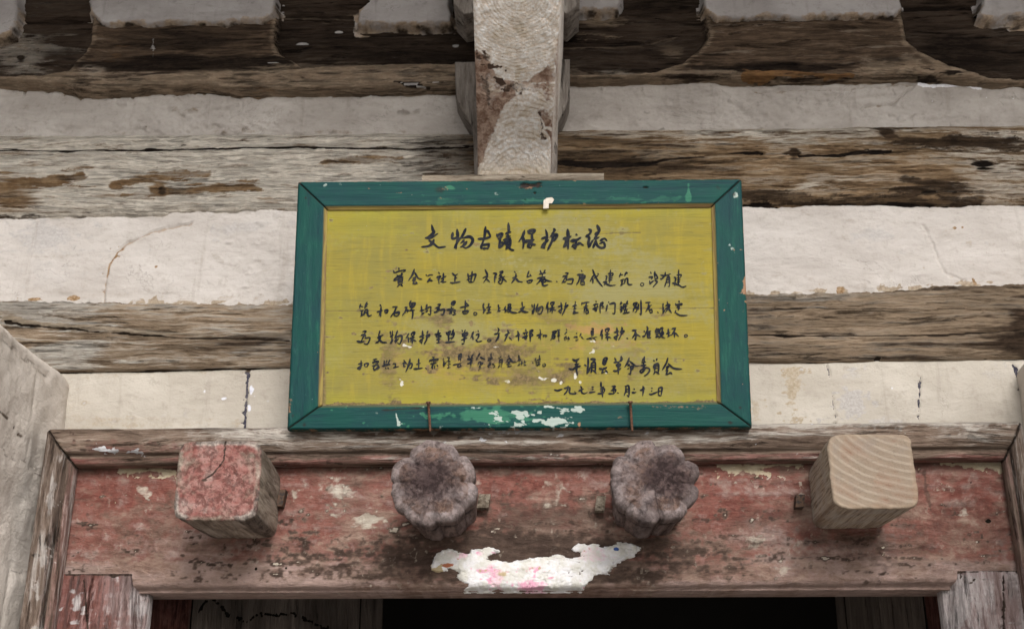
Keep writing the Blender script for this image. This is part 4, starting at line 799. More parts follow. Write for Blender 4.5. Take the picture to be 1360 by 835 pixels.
# panel
b = NB('yellow_panel_paint')
g = b.noise((6, 80, 80), 6, .65, .4); g2 = b.noise((16, 260, 260), 5, .65, .2); vst = b.noise((70, 9, 9), 5, .6, .3); bl = b.noise((7, 7, 7), 5, .6, .4); sp_ = b.noise((150, 150, 150), 5, .7)
col = b.mix(b.rng(bl, .34, .66), (.265, .212, .036), (.215, .185, .05)); col = b.mix(b.math('MULTIPLY', b.rng(vst, .5, .72), .45), col, (.33, .26, .035)); col = b.mix(b.math('MULTIPLY', b.rng(g, .48, .33), .50), col, (.175, .155, .045))
col = b.mix(b.math('MULTIPLY', b.rng(g2, .60, .73), .35), col, (.34, .29, .085)); col = b.mix(b.math('MULTIPLY', b.rng(g2, .41, .33), .5), col, (.12, .105, .04))
col = b.mix(b.math('MULTIPLY', b.attr('lemon'), .75), col, (.285, .265, .036)); col = b.mix(b.broken(b.attr('grey'), sp_, .8, 1.6), col, (.245, .22, .09))
col = b.mix(b.broken(b.attr('orange'), sp_, .8, 1.6), col, (.33, .20, .075)); col = b.mix(b.broken(b.attr('dirt'), b.math('ADD', b.math('MULTIPLY', sp_, .6), b.math('MULTIPLY', g, .4)), 1.1, 1.7), col, b.mix(b.rng(sp_, .45, .6), (.115, .085, .045), (.20, .145, .07)))
col = b.mix(b.broken(b.attr('flake'), sp_, .8, 4.), col, (.52, .50, .43)); col = b.mix(b.broken(b.attr('seam'), sp_, .7, 3.), col, (.15, .12, .05))
M_panel = b.done(col, .72, b.bump(b.math('ADD', g, b.math('MULTIPLY', g2, .6)), .002, .6))
def panel():
    q = [np.array(sp(float(p[0]), float(p[1]), -.010)) for p in [(430, 273), (950, 269), (958, 537), (422, 542)]]
    n, m = 300, 560; T, S = np.meshgrid(np.linspace(0, 1, n), np.linspace(0, 1, m), indexing='ij'); S = S[..., None]; T = T[..., None]
    P = (q[0]*(1-S)+q[1]*S)*(1-T)+(q[3]*(1-S)+q[2]*S)*T; U, V = to_pixels(P); n1 = fbm(U, V, 26, 12, 5, 131); n2 = fbm(U, V, 60, 30, 4, 132); n3 = fbm(U, V, 9, 5, 4, 133)
    dirt = 1.12*mx_(.75*ell(U, V, 650, 470, 75, 22, .7)*(.35+n1), .68*ell(U, V, 700, 500, 90, 22, .7)*(.3+n1), .65*ell(U, V, 660, 505, 60, 10)*sm(.48, .6, n3), .5*ell(U, V, 515, 480, 16, 46, .6)*(.5+n1), .50*ell(U, V, 838, 468, 20, 22, .7)*(.4+n1), .48*ell(U, V, 740, 420, 60, 20, .8)*(.3+n1), .5*ell(U, V, 577, 426, 22, 12)*n1*1.8, .5*ell(U, V, 845, 495, 16, 14)*n1*1.5, .5*ell(U, V, 830, 420, 40, 14)*n1*1.2, .35*ell(U, V, 775, 505, 40, 14)*n1*1.6, .6*ell(U, V, 678, 332, 4, 3)*0, .7*ell(U, V, 540, 332, 2.5, 1.6), .5*ell(U, V, 680, 393, 5, 2), .85*line(U, V, [(425, 538), (960, 534)], 2.2)*(.4+n1))
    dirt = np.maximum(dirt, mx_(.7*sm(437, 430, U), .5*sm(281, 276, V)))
    orange = mx_(.7*ell(U, V, 790, 438, 40, 10, .7)*(.4+n1), .5*ell(U, V, 530, 480, 16, 12)*(.4+n1), .6*ell(U, V, 620, 478, 60, 26)*n1*1.3, .5*ell(U, V, 750, 455, 60, 12)*n1*1.4, .4*ell(U, V, 830, 455, 30, 8), .35*ell(U, V, 600, 500, 30, 12))
    lemon = np.clip(.55*sm(515, 532, V)+.45*sm(300, 280, V)+.4*ell(U, V, 480, 300, 60, 20)+.35*(n2-.4)+.3*ell(U, V, 440, 470, 20, 60), 0, 1)
    grey = .25+.6*(n2-.5)+.35*ell(U, V, 850, 395, 90, 60)*n2*1.5+.3*ell(U, V, 760, 300, 60, 25)+.25*ell(U, V, 600, 440, 70, 26)
    flake = .74*mx_(.9*ell(U, V, 533, 509, 3.0, 5), .8*line(U, V, [(537, 458), (546, 461)], 1.6), .7*line(U, V, [(656, 461), (663, 460)], 1.4), .65*ell(U, V, 670, 458, 4, 2), .8*line(U, V, [(717, 501), (722, 504)], 1.8), .9*ell(U, V, 736, 505, 4, 3), .9*ell(U, V, 745, 508, 2.4, 3), .75*ell(U, V, 771, 507, 2.6, 2.6), .9*ell(U, V, 764, 500, 2, 4), .8*ell(U, V, 805, 495, 2, 2), .8*line(U, V, [(783, 469), (788, 466)], 1.4), .75*ell(U, V, 787, 453, 4, 2), .7*ell(U, V, 674, 506, 5, 3), .5*ell(U, V, 575, 459, 8, 2.4)*n3*1.8, .6*ell(U, V, 934, 346, 1.4, 4), .6*ell(U, V, 487, 300, 1.6, 1.2), .7*ell(U, V, 510, 288, 1.4, 1.2), .6*ell(U, V, 815, 460, 4, 2), .6*ell(U, V, 832, 282, 1.5, 1.5))
    seam = mx_(.75*line(U, V, [(430, 413), (600, 412.5), (680, 411), (955, 409)], .6), .5*line(U, V, [(860, 503), (955, 503)], .6), .7*line(U, V, [(795, 311), (820, 309.5), (850, 309)], .8), .45*line(U, V, [(430, 455), (520, 456)], .5), .4*line(U, V, [(800, 385), (930, 384)], .5))
    P = P+SN*(.0012*(n2-.5)-.0008*seam)[..., None]
    grid('panel', P, M_panel, sign, {k: np.clip(v, 0, 1) for k, v in dict(dirt=dirt, orange=orange, lemon=lemon, grey=grey, flake=flake, seam=seam).items()}, flip=True)
    bk = [p-SN*.0175 for p in q]; link('back_board', bk, [(0, 1, 2, 3)], M_chip, sign, smooth=False)
panel()

# lettering: every stroke traced as a brush path (corner in image pixels, scale, nominal width | strokes)
TXT = {
'title_lettering': [
 (555, 290, 135, 33, """185,90 200,150 214,185 175,222 108,265|100,262 180,252 270,202|150,295 200,330 260,380 290,390 368,378|215,285 190,335 140,370 50,382|
 466,195 462,270 540,250|525,150 533,250 517,340 510,408|490,392 540,300 590,240|640,140 605,215 572,275|600,265 690,245 735,290 700,360 640,395 592,372|620,290 570,335|655,310 610,360 570,385|
 905,115 892,240 865,330 836,392|810,275 900,270 975,245|930,160 975,245|850,350 848,410|850,360 940,345 950,355 935,410|870,405 938,400|
 1055,210 1075,262|1065,225 1130,205 1095,270 1075,275|1100,280 1085,392|1085,392 1140,350 1190,280|1110,330 1150,320|1210,65 1216,180 1190,205|1175,205 1245,180|1205,210 1195,250|1180,240 1240,235|1145,288 1245,262|1190,290 1185,380|1190,295 1235,285 1235,380|1190,325 1232,318|1190,355 1232,350|1200,380 1175,415|1215,385 1245,415 1285,425"""),
 (680, 290, 135, 33, """170,160 140,240 90,312|152,250 148,400|215,175 235,205|210,170 305,158 270,205 240,202|265,210 255,392|165,310 295,285|255,312 215,370 250,395|262,345 315,352|
 450,150 468,230 448,330 432,395|395,270 480,240|395,385 430,335 490,285|395,372 440,398|560,140 568,160 530,220|520,235 600,220 570,290 535,292|550,215 540,290 478,420|
 745,150 752,260 750,405|690,270 790,240|745,262 690,380|700,378 760,300|855,210 875,225|790,300 860,290 920,255|862,290 855,400|838,345 800,380|855,402 815,385|880,352 905,330 958,360|
 1030,145 1055,165 1040,205 990,235|990,240 1032,255 1022,330 1025,385|1025,385 1085,290|1140,95 1165,160 1130,230 1100,280|1110,215 1180,165|1100,280 1170,250|1085,390 1125,290|1125,300 1140,360 1190,395 1240,380 1225,320 1170,340|1180,300 1235,270 1270,300""")],
'inscription': [
 (515, 350, 110, 25, """180,65 185,112|95,115 105,158|110,150 200,120 290,105 255,140|150,185 175,205 250,180|235,145 215,220|160,215 255,215|190,190 105,265 130,272 185,240|175,240 175,335|180,245 235,235 235,340|180,275 235,268|180,305 235,300|180,340 235,335|190,345 155,380|215,345 247,370|
 437,90 405,180 340,277|445,150 500,235 562,255|415,245 460,215|400,275 465,265|450,220 435,280 412,328|412,328 485,325|460,295 490,325|
 625,180 645,202|660,198 700,183 740,185|700,235 648,298|650,298 690,270 738,285|835,140 852,168|805,225 870,205 835,250|840,240 845,332|820,258 862,245|915,160 910,290|880,250 960,205|895,302 962,295|870,300 910,280|
 1060,155 1100,190 1150,170|1095,240 1140,225|1112,190 1105,310|1030,310 1080,315 1192,295"""),
 (620, 350, 110, 25, """15,165 30,292|30,210 130,175 145,195 110,300|88,130 65,292|0,265 60,240|35,300 100,300|300,95 338,200 275,312|265,235 345,195|315,240 345,270 378,300|
 435,155 485,165 465,215|460,215 490,230|467,180 460,320|540,135 590,130 555,170 530,200|545,215 575,190|560,200 590,240 575,310 550,330 515,300|520,250 570,235|515,300 565,262|620,205 590,235|595,240 655,297|
 780,130 800,150|745,240 830,205|808,165 797,230 733,322|800,235 850,290 918,303|1022,120 985,217|985,217 1055,200|1035,175 1062,207|985,280 1000,322|990,285 1075,270 1050,315|1005,318 1050,312|
 1205,110 1225,162|1285,105 1250,170|1190,175 1300,150|1242,170 1235,210|1155,245 1290,215|1240,210 1205,275 1143,342|1260,225 1310,275 1400,293|1215,270 1290,260 1285,300 1225,305|1220,270 1225,305|1252,255 1245,340 1280,360 1335,345"""),
 (725, 350, 110, 25, """172,288 192,302|320,155 365,155 340,190|275,215 350,190|340,190 300,260 265,317|275,302 330,297|350,190 335,260 330,292|335,268 430,250 445,275 420,330 350,325|
 580,110 597,132|515,180 620,170|557,180 545,270 503,347|570,215 640,200 630,255|560,245 650,230|602,170 590,280|570,280 630,260|575,290 575,342|580,345 640,345|575,300 625,295 637,342|
 782,195 728,292|765,240 772,325|770,100 800,180 860,290 932,377|790,240 862,190|850,160 868,177|1062,105 1055,200 1045,322|1025,165 1102,160 1085,210|1030,205 1095,200|1030,240 1095,235|1030,275 1090,265|985,200 1000,215 985,280|943,305 1000,300 955,347|960,310 1050,357 1152,350|
 1230,155 1203,222|1215,185 1265,180|1322,135 1290,202|1300,165 1347,150|1225,275 1290,255|1255,270 1235,352|1225,357 1280,322|1300,260 1290,332|1300,260 1340,245 1345,320 1370,345 1420,342"""),
 (830, 350, 90, 30, """345,385 375,400 375,430 340,450 315,430 320,400 345,385|515,165 527,208|480,275 550,265 530,312|495,345 500,412|500,412 580,340|600,155 600,302|610,200 655,285 600,310|600,335 645,370 563,472|
 810,175 800,240 730,312 715,290|715,230 800,242 918,205|855,260 830,360 798,462|845,270 885,265 895,440 865,457|840,330 885,320|835,380 885,370|1080,125 1080,432|1040,230 1130,225 1110,280|1050,285 1115,280|1050,330 1115,320|1050,375 1110,360|990,270 1020,300 1005,370|948,392 1020,390 990,440|965,395 1080,430 1150,470 1228,450"""),
 (470, 395, 110, 25, """115,105 88,177|105,140 150,150|217,75 175,182|190,115 235,105|200,140 222,150|100,220 165,205|137,215 120,302|110,307 165,262|185,205 165,292|185,200 220,200 225,270 245,302 292,285|190,240 207,252|
 430,115 452,152|378,235 475,210|447,160 440,312|440,235 408,302|505,215 515,257|505,210 555,205 545,245 515,252|635,155 722,150|700,155 660,240 603,317|660,260 670,302|665,255 745,240 720,297 670,302|
 835,160 882,155|872,165 840,230 798,292|845,205 850,247|850,210 890,205 875,247|942,50 905,102|915,110 930,167|915,100 1005,90 970,160 930,165|935,130 990,120|957,100 945,202|910,210 1002,200|967,205 967,280 953,352|
 1107,140 1122,262|1088,215 1150,200|1110,277 1160,240|1202,110 1175,182|1165,190 1257,150 1262,200 1257,277 1215,265|1195,190 1207,207|1180,240 1215,215"""),
 (575, 395, 115, 24, """75,110 117,105 95,140|45,170 100,135|95,140 60,210 13,230|20,240 80,225|100,145 85,222|95,200 165,185 182,200 157,267 120,262|290,80 300,127|290,75 345,65 325,120 300,125|300,100 330,95|213,192 330,165|285,145 302,170|272,195 265,267|270,200 310,190|305,195 285,267|272,230 300,222|320,195 350,200 335,250|310,272 362,260|320,220 357,267|
 507,45 500,202|428,157 567,130|520,85 567,127|465,215 475,252|465,215 550,210 535,250|475,254 540,250|665,230 688,240 688,262 660,274 642,258 648,236 665,230|802,90 783,167|800,150 795,247|790,242 830,180|870,95 892,102|845,160 912,145|877,105 870,160|860,200 905,190|887,160 880,237|845,242 917,230|
 1025,110 1032,207|1035,165 1062,160|1015,212 1062,205|1142,140 1118,192|1142,175 1130,237|1130,230 1160,190|1175,110 1222,105 1205,150|1187,120 1180,190 1163,227|1190,160 1225,155 1205,210 1178,237|1190,175 1230,225 1325,240"""),
 (680, 395, 120, 24, """0,218 60,234|152,68 160,130|125,170 197,135|165,140 150,190 98,222|135,165 170,207 247,220|300,105 307,152|337,98 320,242|300,207 345,160|300,242 340,200|392,95 355,192|365,177 450,135 462,180 430,242 385,237|400,152 365,212|425,162 385,217|
 547,68 513,167|537,130 540,237|580,85 590,112|580,80 632,70 615,110 590,117|602,115 602,237|560,167 640,150|600,165 568,217|602,180 662,192|737,73 747,160 737,242|698,137 760,115|693,207 765,165|705,207 740,237|817,73 800,117|790,132 842,115 820,152|807,120 790,190 753,267|
 950,58 962,77|913,132 977,115|952,85 947,187|925,177 970,160|920,212 960,205|918,237 997,225|1055,75 1050,107|1055,90 1167,70|1122,85 1105,140|1080,142 1147,120|1097,150 1085,237|1090,162 1130,150|1132,155 1110,232|1125,190 1142,190 1152,237|1115,242 1157,235|
 1260,53 1272,72|1223,112 1302,95|1245,120 1250,147|1292,115 1270,152|1213,172 1302,140|1245,175 1265,202 1277,165|1335,80 1330,237|1335,82 1368,76 1353,116 1378,136 1348,156"""),
 (795, 395, 120, 24, """150,63 157,77|132,110 113,207|165,97 242,85 247,160 242,237 210,237|342,63 325,112|335,90 362,85|325,142 357,125|347,130 335,222|330,222 362,190|320,187 347,180|382,90 375,182|385,100 420,95|437,48 415,112|420,95 447,90|402,110 412,192|380,142 432,125|385,187 442,175|370,237 467,220|392,200 395,225|425,195 415,220|
 520,90 530,122|525,90 577,80 555,120 530,125|520,167 582,145 565,215 545,217|552,130 518,212|602,95 602,182|637,43 642,242 620,242|708,77 782,70|757,80 745,150 708,217|755,127 802,110|772,130 755,192|765,187 775,227|770,190 800,180 807,222|775,232 812,225|885,218 903,235|
 972,88 965,152|977,140 970,237|965,237 1010,170|1032,58 1047,150 998,237|1010,122 1072,105 1060,152|1015,167 1077,150|1050,165 1097,232|1210,48 1217,77|1160,90 1167,122|1165,112 1252,95 1240,117|1175,147 1227,125|1212,135 1200,192|1195,172 1222,165|1162,195 1148,232|1155,225 1230,267 1338,268"""),
 (470, 430, 120, 24, """130,115 182,110 155,147|110,172 170,150|162,150 130,220 108,267|48,260 110,270 162,255|170,155 180,212|165,217 237,205 237,240 200,302 150,292|392,103 370,182|355,207 442,165|402,190 375,255 328,287|370,215 420,270 492,280|
 547,110 552,167|582,103 570,287|545,192 600,160|545,292 590,235|657,103 620,202|610,207 710,175 722,225 690,297 655,282|640,212 613,267|672,220 625,287|827,143 783,217|817,200 822,277|860,150 870,177|860,145 912,125 900,170 875,177|887,180 880,292|840,217 917,200|880,215 853,267|890,235 942,262|
 1032,103 1037,200 1020,292|988,192 1062,165|983,257 1060,205|990,257 1025,292|1117,103 1100,152|1085,177 1142,160 1120,197|1102,165 1095,230 1058,302|1267,93 1277,112|1218,157 1307,135|1240,165 1247,207|1240,167 1312,180 1250,207|1267,110 1272,287|1245,237 1302,225|1243,287 1307,280"""),
 (580, 430, 120, 24, """140,123 162,172|150,140 207,110 190,172|170,162 200,155|182,120 182,262|128,277 180,275 272,265|252,88 215,172|215,152 262,130 250,190 215,237|195,222 232,200|232,110 242,182|380,93 392,117|432,90 415,115|380,140 387,192|385,145 462,135 440,182 390,187|385,167 440,155|422,105 410,297|373,242 462,210|378,302 412,295|
 552,118 513,212|542,185 547,242|620,98 632,117|593,167 642,145|637,150 625,202 588,252|590,242 620,267 682,255|792,232 816,240 812,258 780,264 764,250 770,238 792,232|920,58 937,90 915,132|868,157 952,140|937,145 925,202 883,272|1065,93 1077,130 1052,190 1023,257|1028,172 1107,130|1090,200 1132,242|1215,108 1227,127|1183,187 1252,160|1227,125 1232,252"""),
 (690, 430, 120, 24, """90,83 102,107|53,142 127,120|75,145 82,167|117,130 100,167|43,207 132,170|70,185 90,227 117,180|152,100 162,272|155,105 197,95 175,137 202,165 170,187|305,83 317,107|258,172 347,150|317,110 317,237|310,175 283,212|355,165 365,197|355,167 407,175 390,197|
 490,117 552,110 520,167|495,147 542,135|512,115 490,210 463,247|500,187 532,180 525,217 500,217|568,92 612,85|592,95 597,272|575,142 607,130|570,182 612,170|705,78 712,97|712,118 678,157|692,190 668,242|700,180 717,232|675,242 722,235|737,195 725,262|740,215 762,242|
 855,135 860,152|818,202 867,190 845,242|850,252 892,215|927,143 898,197|930,190 977,237|1085,70 1112,75 1090,112|1080,95 1087,192|1112,95 1105,182|1085,132 1105,125|1085,162 1105,155|1008,227 1167,195|1082,225 1070,247|1110,215 1152,247|1247,83 1213,182|1242,150 1242,242|1290,85 1300,117|1290,80 1347,75 1325,122 1300,127"""),
 (800, 430, 120, 24, """77,128 82,252|43,162 107,145|82,165 48,212|82,190 132,212|217,58 227,150 210,247|178,127 252,105|173,202 252,165|180,202 210,242|292,48 297,75 275,112|265,122 327,105 300,152|287,110 280,170 243,242|368,212 387,224|448,97 517,90|502,95 490,150 453,212|507,130 502,227 485,222|520,160 572,192|
 625,103 642,122|603,187 635,180 657,140|672,38 682,80 648,152|682,110 687,217|680,117 732,105|685,147 727,140|685,177 727,170|712,115 712,192|690,207 737,200|822,63 793,112|800,105 812,152|815,97 847,80 835,142|810,127 837,120|827,150 822,192|805,162 847,150|803,197 857,180|872,73 858,132|870,72 907,60 900,112 922,117|855,142 917,135 885,180 848,212|870,150 895,190 947,212|
 992,73 1002,182|963,147 1022,130|985,192 1032,165|1045,77 1112,55|1102,60 1075,120 1038,172|1087,110 1087,207|1100,135 1147,187|1258,158 1278,168 1276,188 1250,198 1236,184 1242,166 1258,158"""),
 (465, 465, 135, 21, """147,138 147,200 130,252 100,247|108,187 167,170|98,247 165,195|190,180 195,217|190,180 242,175 225,217 195,217|308,127 362,115|303,160 310,182|303,157 377,145 360,182|332,133 332,175|352,138 347,175|298,212 387,190|347,185 308,242|310,237 330,262 382,215|365,205 387,225 358,262|
 453,138 465,167|492,133 485,167|532,128 510,172|445,167 470,157|428,212 542,190|468,233 482,247|503,228 517,247|450,187 530,180|573,182 617,175|612,180 600,222|578,232 652,215|718,133 737,152|703,177 747,155|722,160 720,217 747,205|737,170 762,180|802,113 790,180 743,292|770,192 827,175 822,225 795,242|
 917,113 917,242|888,187 942,170|853,247 967,235|1008,235 1024,250|1098,92 1142,85|1058,140 1067,157|1065,132 1172,115 1155,137|1117,95 1117,167|1085,140 1097,152|1140,135 1147,152|1078,182 1162,165|1117,180 1083,232|1110,200 1100,252|1135,200 1130,247|1160,195 1177,217|
 1252,103 1243,152|1257,145 1245,217|1250,217 1292,150|1300,97 1337,90|1332,95 1303,152|1310,142 1347,152|1322,165 1322,232|1305,197 1347,185|1303,237 1347,230"""),
 (590, 465, 145, 20, """187,48 180,132|190,55 212,50 200,142|185,82 205,75|185,112 203,105|113,182 217,160|187,165 163,202|163,207 217,200|195,180 217,207|300,63 317,102|362,48 335,102|288,112 357,95|308,122 347,115 335,142 310,147|327,100 327,222|288,167 352,150|
 442,38 398,127|448,88 512,116|425,150 420,192|425,152 452,145 445,182|465,150 477,165 455,187|457,150 435,242 420,242|582,38 587,102|543,127 607,95|548,102 602,85|587,110 558,137|543,192 592,165|582,140 548,202 577,207|595,165 627,190 600,232|
 678,88 690,107|707,73 700,97|692,120 678,187|690,122 722,115 715,187|690,152 715,145|690,177 715,170|690,190 668,222|705,190 727,222|807,63 790,120 753,167|810,90 850,140 907,145|788,152 827,140|778,177 832,165|807,155 795,197|788,202 847,190|
 930,63 937,130 930,202|913,132 957,115|918,187 957,155|967,130 967,187|965,157 987,150|1002,125 997,180 1037,180|1000,152 1032,140|1100,150 1112,167|1142,98 1128,132|1147,120 1152,192|1187,63 1182,187|1160,122 1197,110|1160,152 1197,145|1158,187 1202,170|1245,164 1262,172 1260,190 1240,200 1228,188 1232,172 1245,164""")],
'signature_and_date': [
 (750, 468, 80, 42, """180,150 250,178 335,130|272,170 265,240|230,265 325,248|100,365 180,378 240,340 360,300|275,250 265,380 287,505|450,275 487,302|527,115 530,250 503,482|520,452 572,330|590,150 682,150 640,212|602,235 590,432|610,235 687,225 692,452|615,290 680,280|615,340 680,330|620,380 588,452|650,400 712,467|
 882,140 858,262|890,125 952,125 930,200 920,272|880,182 930,175|880,222 925,215|870,272 925,260|783,360 870,372 952,330|892,340 833,462|840,452 900,430|920,400 972,452|1130,118 1167,202|1275,83 1282,160 1230,207|1113,222 1230,205|1165,270 1180,312|1170,265 1252,265 1225,317 1180,317|1212,215 1210,482|1103,407 1180,410 1272,350"""),
 (825, 468, 85, 36, """172,108 140,200 73,312|180,180 300,277 392,280|130,250 177,260 140,292|140,342 167,330|190,300 257,300 230,362|207,300 200,462|163,447 200,452|492,88 485,200|438,217 527,200|490,110 438,202|413,277 532,260|482,210 470,322|490,290 497,360 440,422 393,402|398,387 500,330 580,330 602,380 560,450 488,497|
 688,158 705,192|762,128 750,172|702,258 683,332|700,257 792,245 792,422|710,292 780,280|705,332 780,325|722,260 715,402|720,400 688,462|740,405 812,457|992,113 960,220 873,372|1000,235 1120,332 1292,350|960,312 1002,300 960,362|948,382 1002,370|987,375 948,462|950,467 1020,440|1020,442 1050,425 1082,457"""),
 (730, 502, 85, 34, """103,245 170,262 272,230|392,163 370,270 303,352|308,217 400,195 437,200|432,195 420,300 460,327 552,325 530,280|660,168 672,212|618,277 722,225|687,190 680,290 730,327 802,300|893,187 942,180|900,237 932,225|848,302 967,285|1090,78 1097,182 1152,180|1073,222 1152,220 1167,270 1140,302|1080,267 1112,260|1028,327 1152,310|1112,190 1127,402"""),
 (805, 502, 85, 34, """123,172 192,170 150,247|110,262 202,240 190,302|152,190 157,312|53,327 150,327 182,310|235,305 272,317|403,172 482,170 482,387 440,350|422,180 415,280 383,367|425,242 475,230|425,292 475,280|588,223 612,237|548,295 580,307 642,295|723,257 822,225|782,168 792,260 775,377|790,175 817,222|958,210 992,217|958,272 982,265|918,332 960,342 1092,290|1117,200 1110,352|1120,207 1187,205 1167,377|1115,277 1175,270|1105,357 1165,377""")]}
b = NB('black_ink'); n = b.noise((220, 220, 220), 4, .7); n2 = b.noise((60, 60, 60), 5, .7)
col = b.mix(b.rng(n2, .4, .66), (.014, .016, .022), (.035, .035, .036)); fade = b.broken(b.attr('fade'), n, 1.2, 2.2)
tr = b.n.new('ShaderNodeBsdfTransparent'); ms = b.n.new('ShaderNodeMixShader'); b.l.new(fade, ms.inputs[0]); b.bsdf.inputs['Specular IOR Level'].default_value = .03; M_ink = b.done(col, .8)
b.l.new(b.bsdf.outputs[0], ms.inputs[1]); b.l.new(tr.outputs[0], ms.inputs[2]); b.l.new(ms.outputs[0], b.n['Material Output'].inputs[0])
rg = np.random.RandomState(3); stroke_no = 0
def spline(p, k=7):
    p = np.array(p, float)
    if len(p) == 2:
        t = np.linspace(0, 1, 9)[:, None]; d = p[1]-p[0]; nrm = np.array([-d[1], d[0]]); return p[0]+d*t+nrm*(np.sin(t*np.pi)*rg.uniform(-.05, .05))
    q = np.vstack([2*p[0]-p[1], p, 2*p[-1]-p[-2]]); out = []
    for i in range(1, len(q)-2):
        for t in np.linspace(0, 1, k, endpoint=False):
            a, b0, c, d = q[i-1], q[i], q[i+1], q[i+2]
            out.append(.5*((2*b0)+(-a+c)*t+(2*a-5*b0+4*c-d)*t*t+(-a+3*b0-3*c+d)*t**3))
    out.append(p[-1]); return np.array(out)
LINES = {}
for part, segs in TXT.items():
    for sg_ in segs: LINES.setdefault((part, sg_[1] if part != 'title_lettering' else 0), []).append(sg_)
NAMES = {'inscription': 'inscription_line', 'title_lettering': 'title_lettering'}
for (part, yk), segs in LINES.items():
    part = NAMES.get(part) or ('signature_lettering' if yk < 490 else 'date_lettering')
    V_, F_, fd = [], [], []
    for (x0, y0, wpx, nw, txt) in segs:
        sc = wpx/1360.
        for st in txt.replace('\n', '').split('|'):
            st = st.strip()
            if not st: continue
            pts = [tuple(float(q) for q in a.split(',')) for a in st.split()]
            c = spline(pts); L = np.concatenate([[0], np.cumsum(np.hypot(*np.diff(c, axis=0).T))]); t = L/L[-1]
            d = np.gradient(c, axis=0); d /= np.maximum(np.hypot(d[:, 0], d[:, 1]), 1e-6)[:, None]; nr = np.stack([-d[:, 1], d[:, 0]], -1)
            closed = np.hypot(*(c[0]-c[-1])) < 2
            base = 1.22*nw*rg.uniform(.82, 1.12)*(.62+.38*min(L[-1]/120., 1)) if not closed else nw*.62
            prof = np.ones_like(t) if closed else (.62+.38*sm(0, .22, t))*(1.08-.55*t**2)+.12*np.sin(t*7+rg.uniform(0, 6))
            hw = np.clip(base*prof*.5, nw*.14, None); lead = 0 if closed else 1
            c2 = c.copy(); c2[0] -= d[0]*hw[0]*.7*lead; c2[-1] += d[-1]*hw[-1]*.7*lead; hw[0] *= (.55 if lead else 1); hw[-1] *= (.35 if lead else 1)
            for a_, b_ in ((c2+nr*hw[:, None], c2-nr*hw[:, None]),):
                lift = -.010+.0009+.000012*(stroke_no % 60); stroke_no += 1
                A = sp(x0+a_[:, 0]*sc, y0+a_[:, 1]*sc, lift); B = sp(x0+b_[:, 0]*sc, y0+b_[:, 1]*sc, lift); k = len(V_)
                for p, q in zip(A, B): V_ += [p, q]
                dry = rg.uniform(-.05, .13)+.20*np.repeat(t, 2)**3
                F_ += [(k+2*i, k+2*i+1, k+2*i+3, k+2*i+2) for i in range(len(A)-1)]
                u = x0+np.repeat(c2[:, 0], 2)*sc; v = y0+np.repeat(c2[:, 1], 2)*sc
                fd += list(np.clip(.06+dry+mx_(.26*ell(u, v, 670, 482, 75, 14, .6), .34*ell(u, v, 765, 450, 35, 12), .20*ell(u, v, 715, 482, 30, 12), .25*ell(u, v, 590, 480, 20, 12)), 0, 1))
    link(part, np.array(V_), np.array(F_), M_ink, sign, dict(fade=np.array(fd)), smooth=False)

# a bit of pale stuck paper and hook on the top rail
M_stick = plaster('stuck_paper_scrap', (.66, .60, .52), (.55, .49, .42), (.30, .22, .16), 2.9)
sc_ = [np.array(sp(float(u), float(v), .0016)) for u, v in [(721.5, 277), (722, 266), (726, 263), (733, 262), (736, 265), (733, 270), (729, 270), (728.5, 276.5)]]
bk = [p-SN*.003 for p in sc_]; k = len(sc_)
link('paper_scrap', np.array(sc_+bk), [tuple(range(k))[::-1]]+[(i, (i+1) % k, k+(i+1) % k, k+i) for i in range(k)], M_stick, sign, smooth=False)

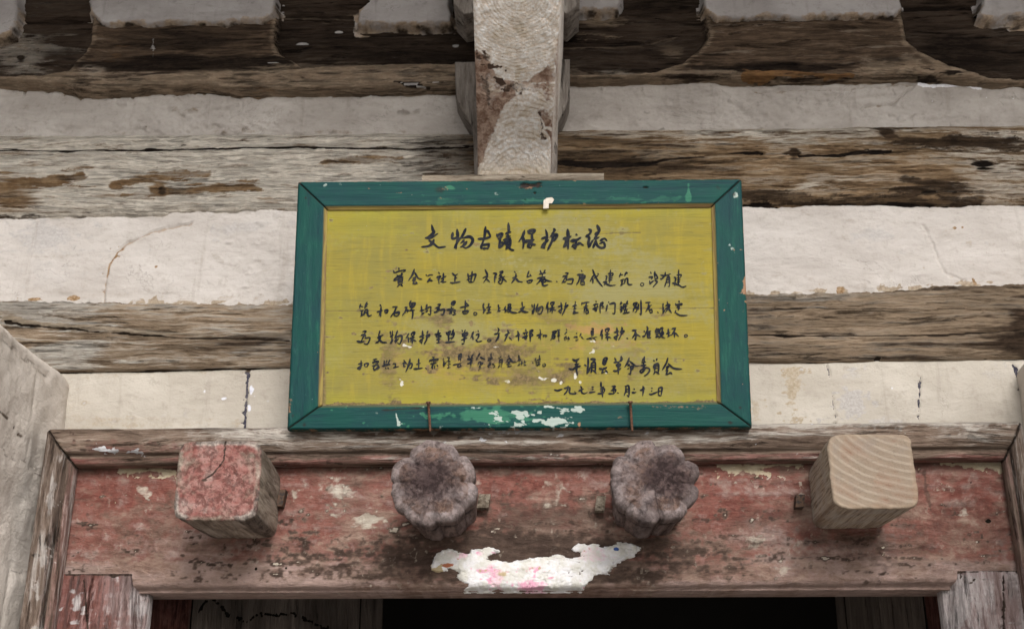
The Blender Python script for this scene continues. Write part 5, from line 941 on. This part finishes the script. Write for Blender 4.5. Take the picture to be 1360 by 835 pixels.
# nails that hold the sign's lower edge
def tube(pts, rad, n=10):
    pts = np.array(pts); V, F = [], []
    for i, (p, r) in enumerate(zip(pts, rad)):
        d = pts[min(i+1, len(pts)-1)]-pts[max(i-1, 0)]; d /= np.linalg.norm(d); a = np.cross(d, [0, 1, 0.1]); a /= np.linalg.norm(a); b_ = np.cross(d, a)
        for k in range(n): V.append(p+r*(a*math.cos(2*math.pi*k/n)+b_*math.sin(2*math.pi*k/n)))
    for i in range(len(pts)-1):
        for k in range(n): F.append((i*n+k, i*n+(k+1) % n, (i+1)*n+(k+1) % n, (i+1)*n+k))
    F += [tuple(range(n))[::-1], tuple((len(pts)-1)*n+k for k in range(n))]
    return np.array(V), F
b = NB('nail_rust'); M_nail = b.done(b.mix(b.rng(b.noise(300, 4), .4, .6), (.085, .042, .028), (.16, .085, .055)), .7)
for (ua, va, ub, vb), lab in (((568.8, 533, 571.5, 571), 'rusty nail standing in front of the lower left part of the green frame'), ((837, 532.5, 839.5, 570.5), 'rusty nail standing in front of the lower right part of the green frame')):
    a = np.array(sp(float(ua), float(va), .012)); c = np.array(sp(float(ub), float(vb), .010)); d = (a-c)/np.linalg.norm(a-c)
    V, F = tube([c-d*.003, c, c*.5+a*.5+SN*.001, a-d*.004, a-d*.0035, a-d*.0005, a], [.0014, .0023, .0024, .0025, .0045, .0048, .0038])
    o = link('nail', V, F, M_nail, None); tag(o, lab, 'nail', 'nails propping the sign')

# wooden strip behind the sign's top edge
M_strip = wood('strip_wood', 'X', GREY_WOOD, [], 8.8, 60)
bt = at(np.array([561., 802.]), np.array([231., 231.]), 2.27); z1 = at(600., 232.5, 2.27)[2]
X = np.linspace(bt[0, 0], bt[1, 0], 160); prof = [(2.30, z1-.06), (2.27, z1-.06), (2.268, z1-.002), (2.270, z1), (2.30, z1)]
P = np.array([[(x, y, z+.002*(vnoise(np.array(x*40), np.array(2.3))-.5)) for x in X] for y, z in prof]); P = np.pad(P, ((0, 0), (0, 0), (0, 0)))
o = grid('wooden_strip', P, M_strip, None, {}, flip=False, smooth=False); tag(o, 'thin grey wooden strip peeping out behind the top edge of the sign', 'wood strip')

# ------------------------------------------------------------------ eaves over the wall (they shade its upper part)
zt_ = at(680., -79., YW)[2]; M_bd = wood('sooty_boarding', 'X', SOOT_WOOD, [], 7.1, 50)
o = box('wall_boarding', -2.6, 2.6, YW+.02, YW+.08, zt_-.03, 4.13, M_bd); tag(o, 'sooty boarding above the carved beam, up under the eaves', 'wall')
ev = root('eaves_roof', (0, YW+.1, 3.62), 'timber eaves roof jutting out over the wall', 'roof')
def slab(name, x0, x1, ya, za, yb, zb, th, mat):
    v = [(x, y, z+dz) for dz in (0, th) for (y, z) in ((ya, za), (yb, zb)) for x in (x0, x1)]
    link(name, v, [(0, 2, 3, 1), (4, 5, 7, 6), (0, 1, 5, 4), (2, 6, 7, 3), (0, 4, 6, 2), (1, 3, 7, 5)], mat, ev, smooth=False)
slab('roof_boarding', -4., 4., YW+.3, 4.12, 1.05, 3.70, .12, M_grey)
for k in range(22):
    x = -3.9+k*.37; V, F = tube([(x, YW+.3, 4.06), (x, 1.1, 3.665)], [.05, .045], 12); link('rafter', V, F, M_grey, ev)
for o in bpy.data.objects:
    if '_o' in o: del o['_o']
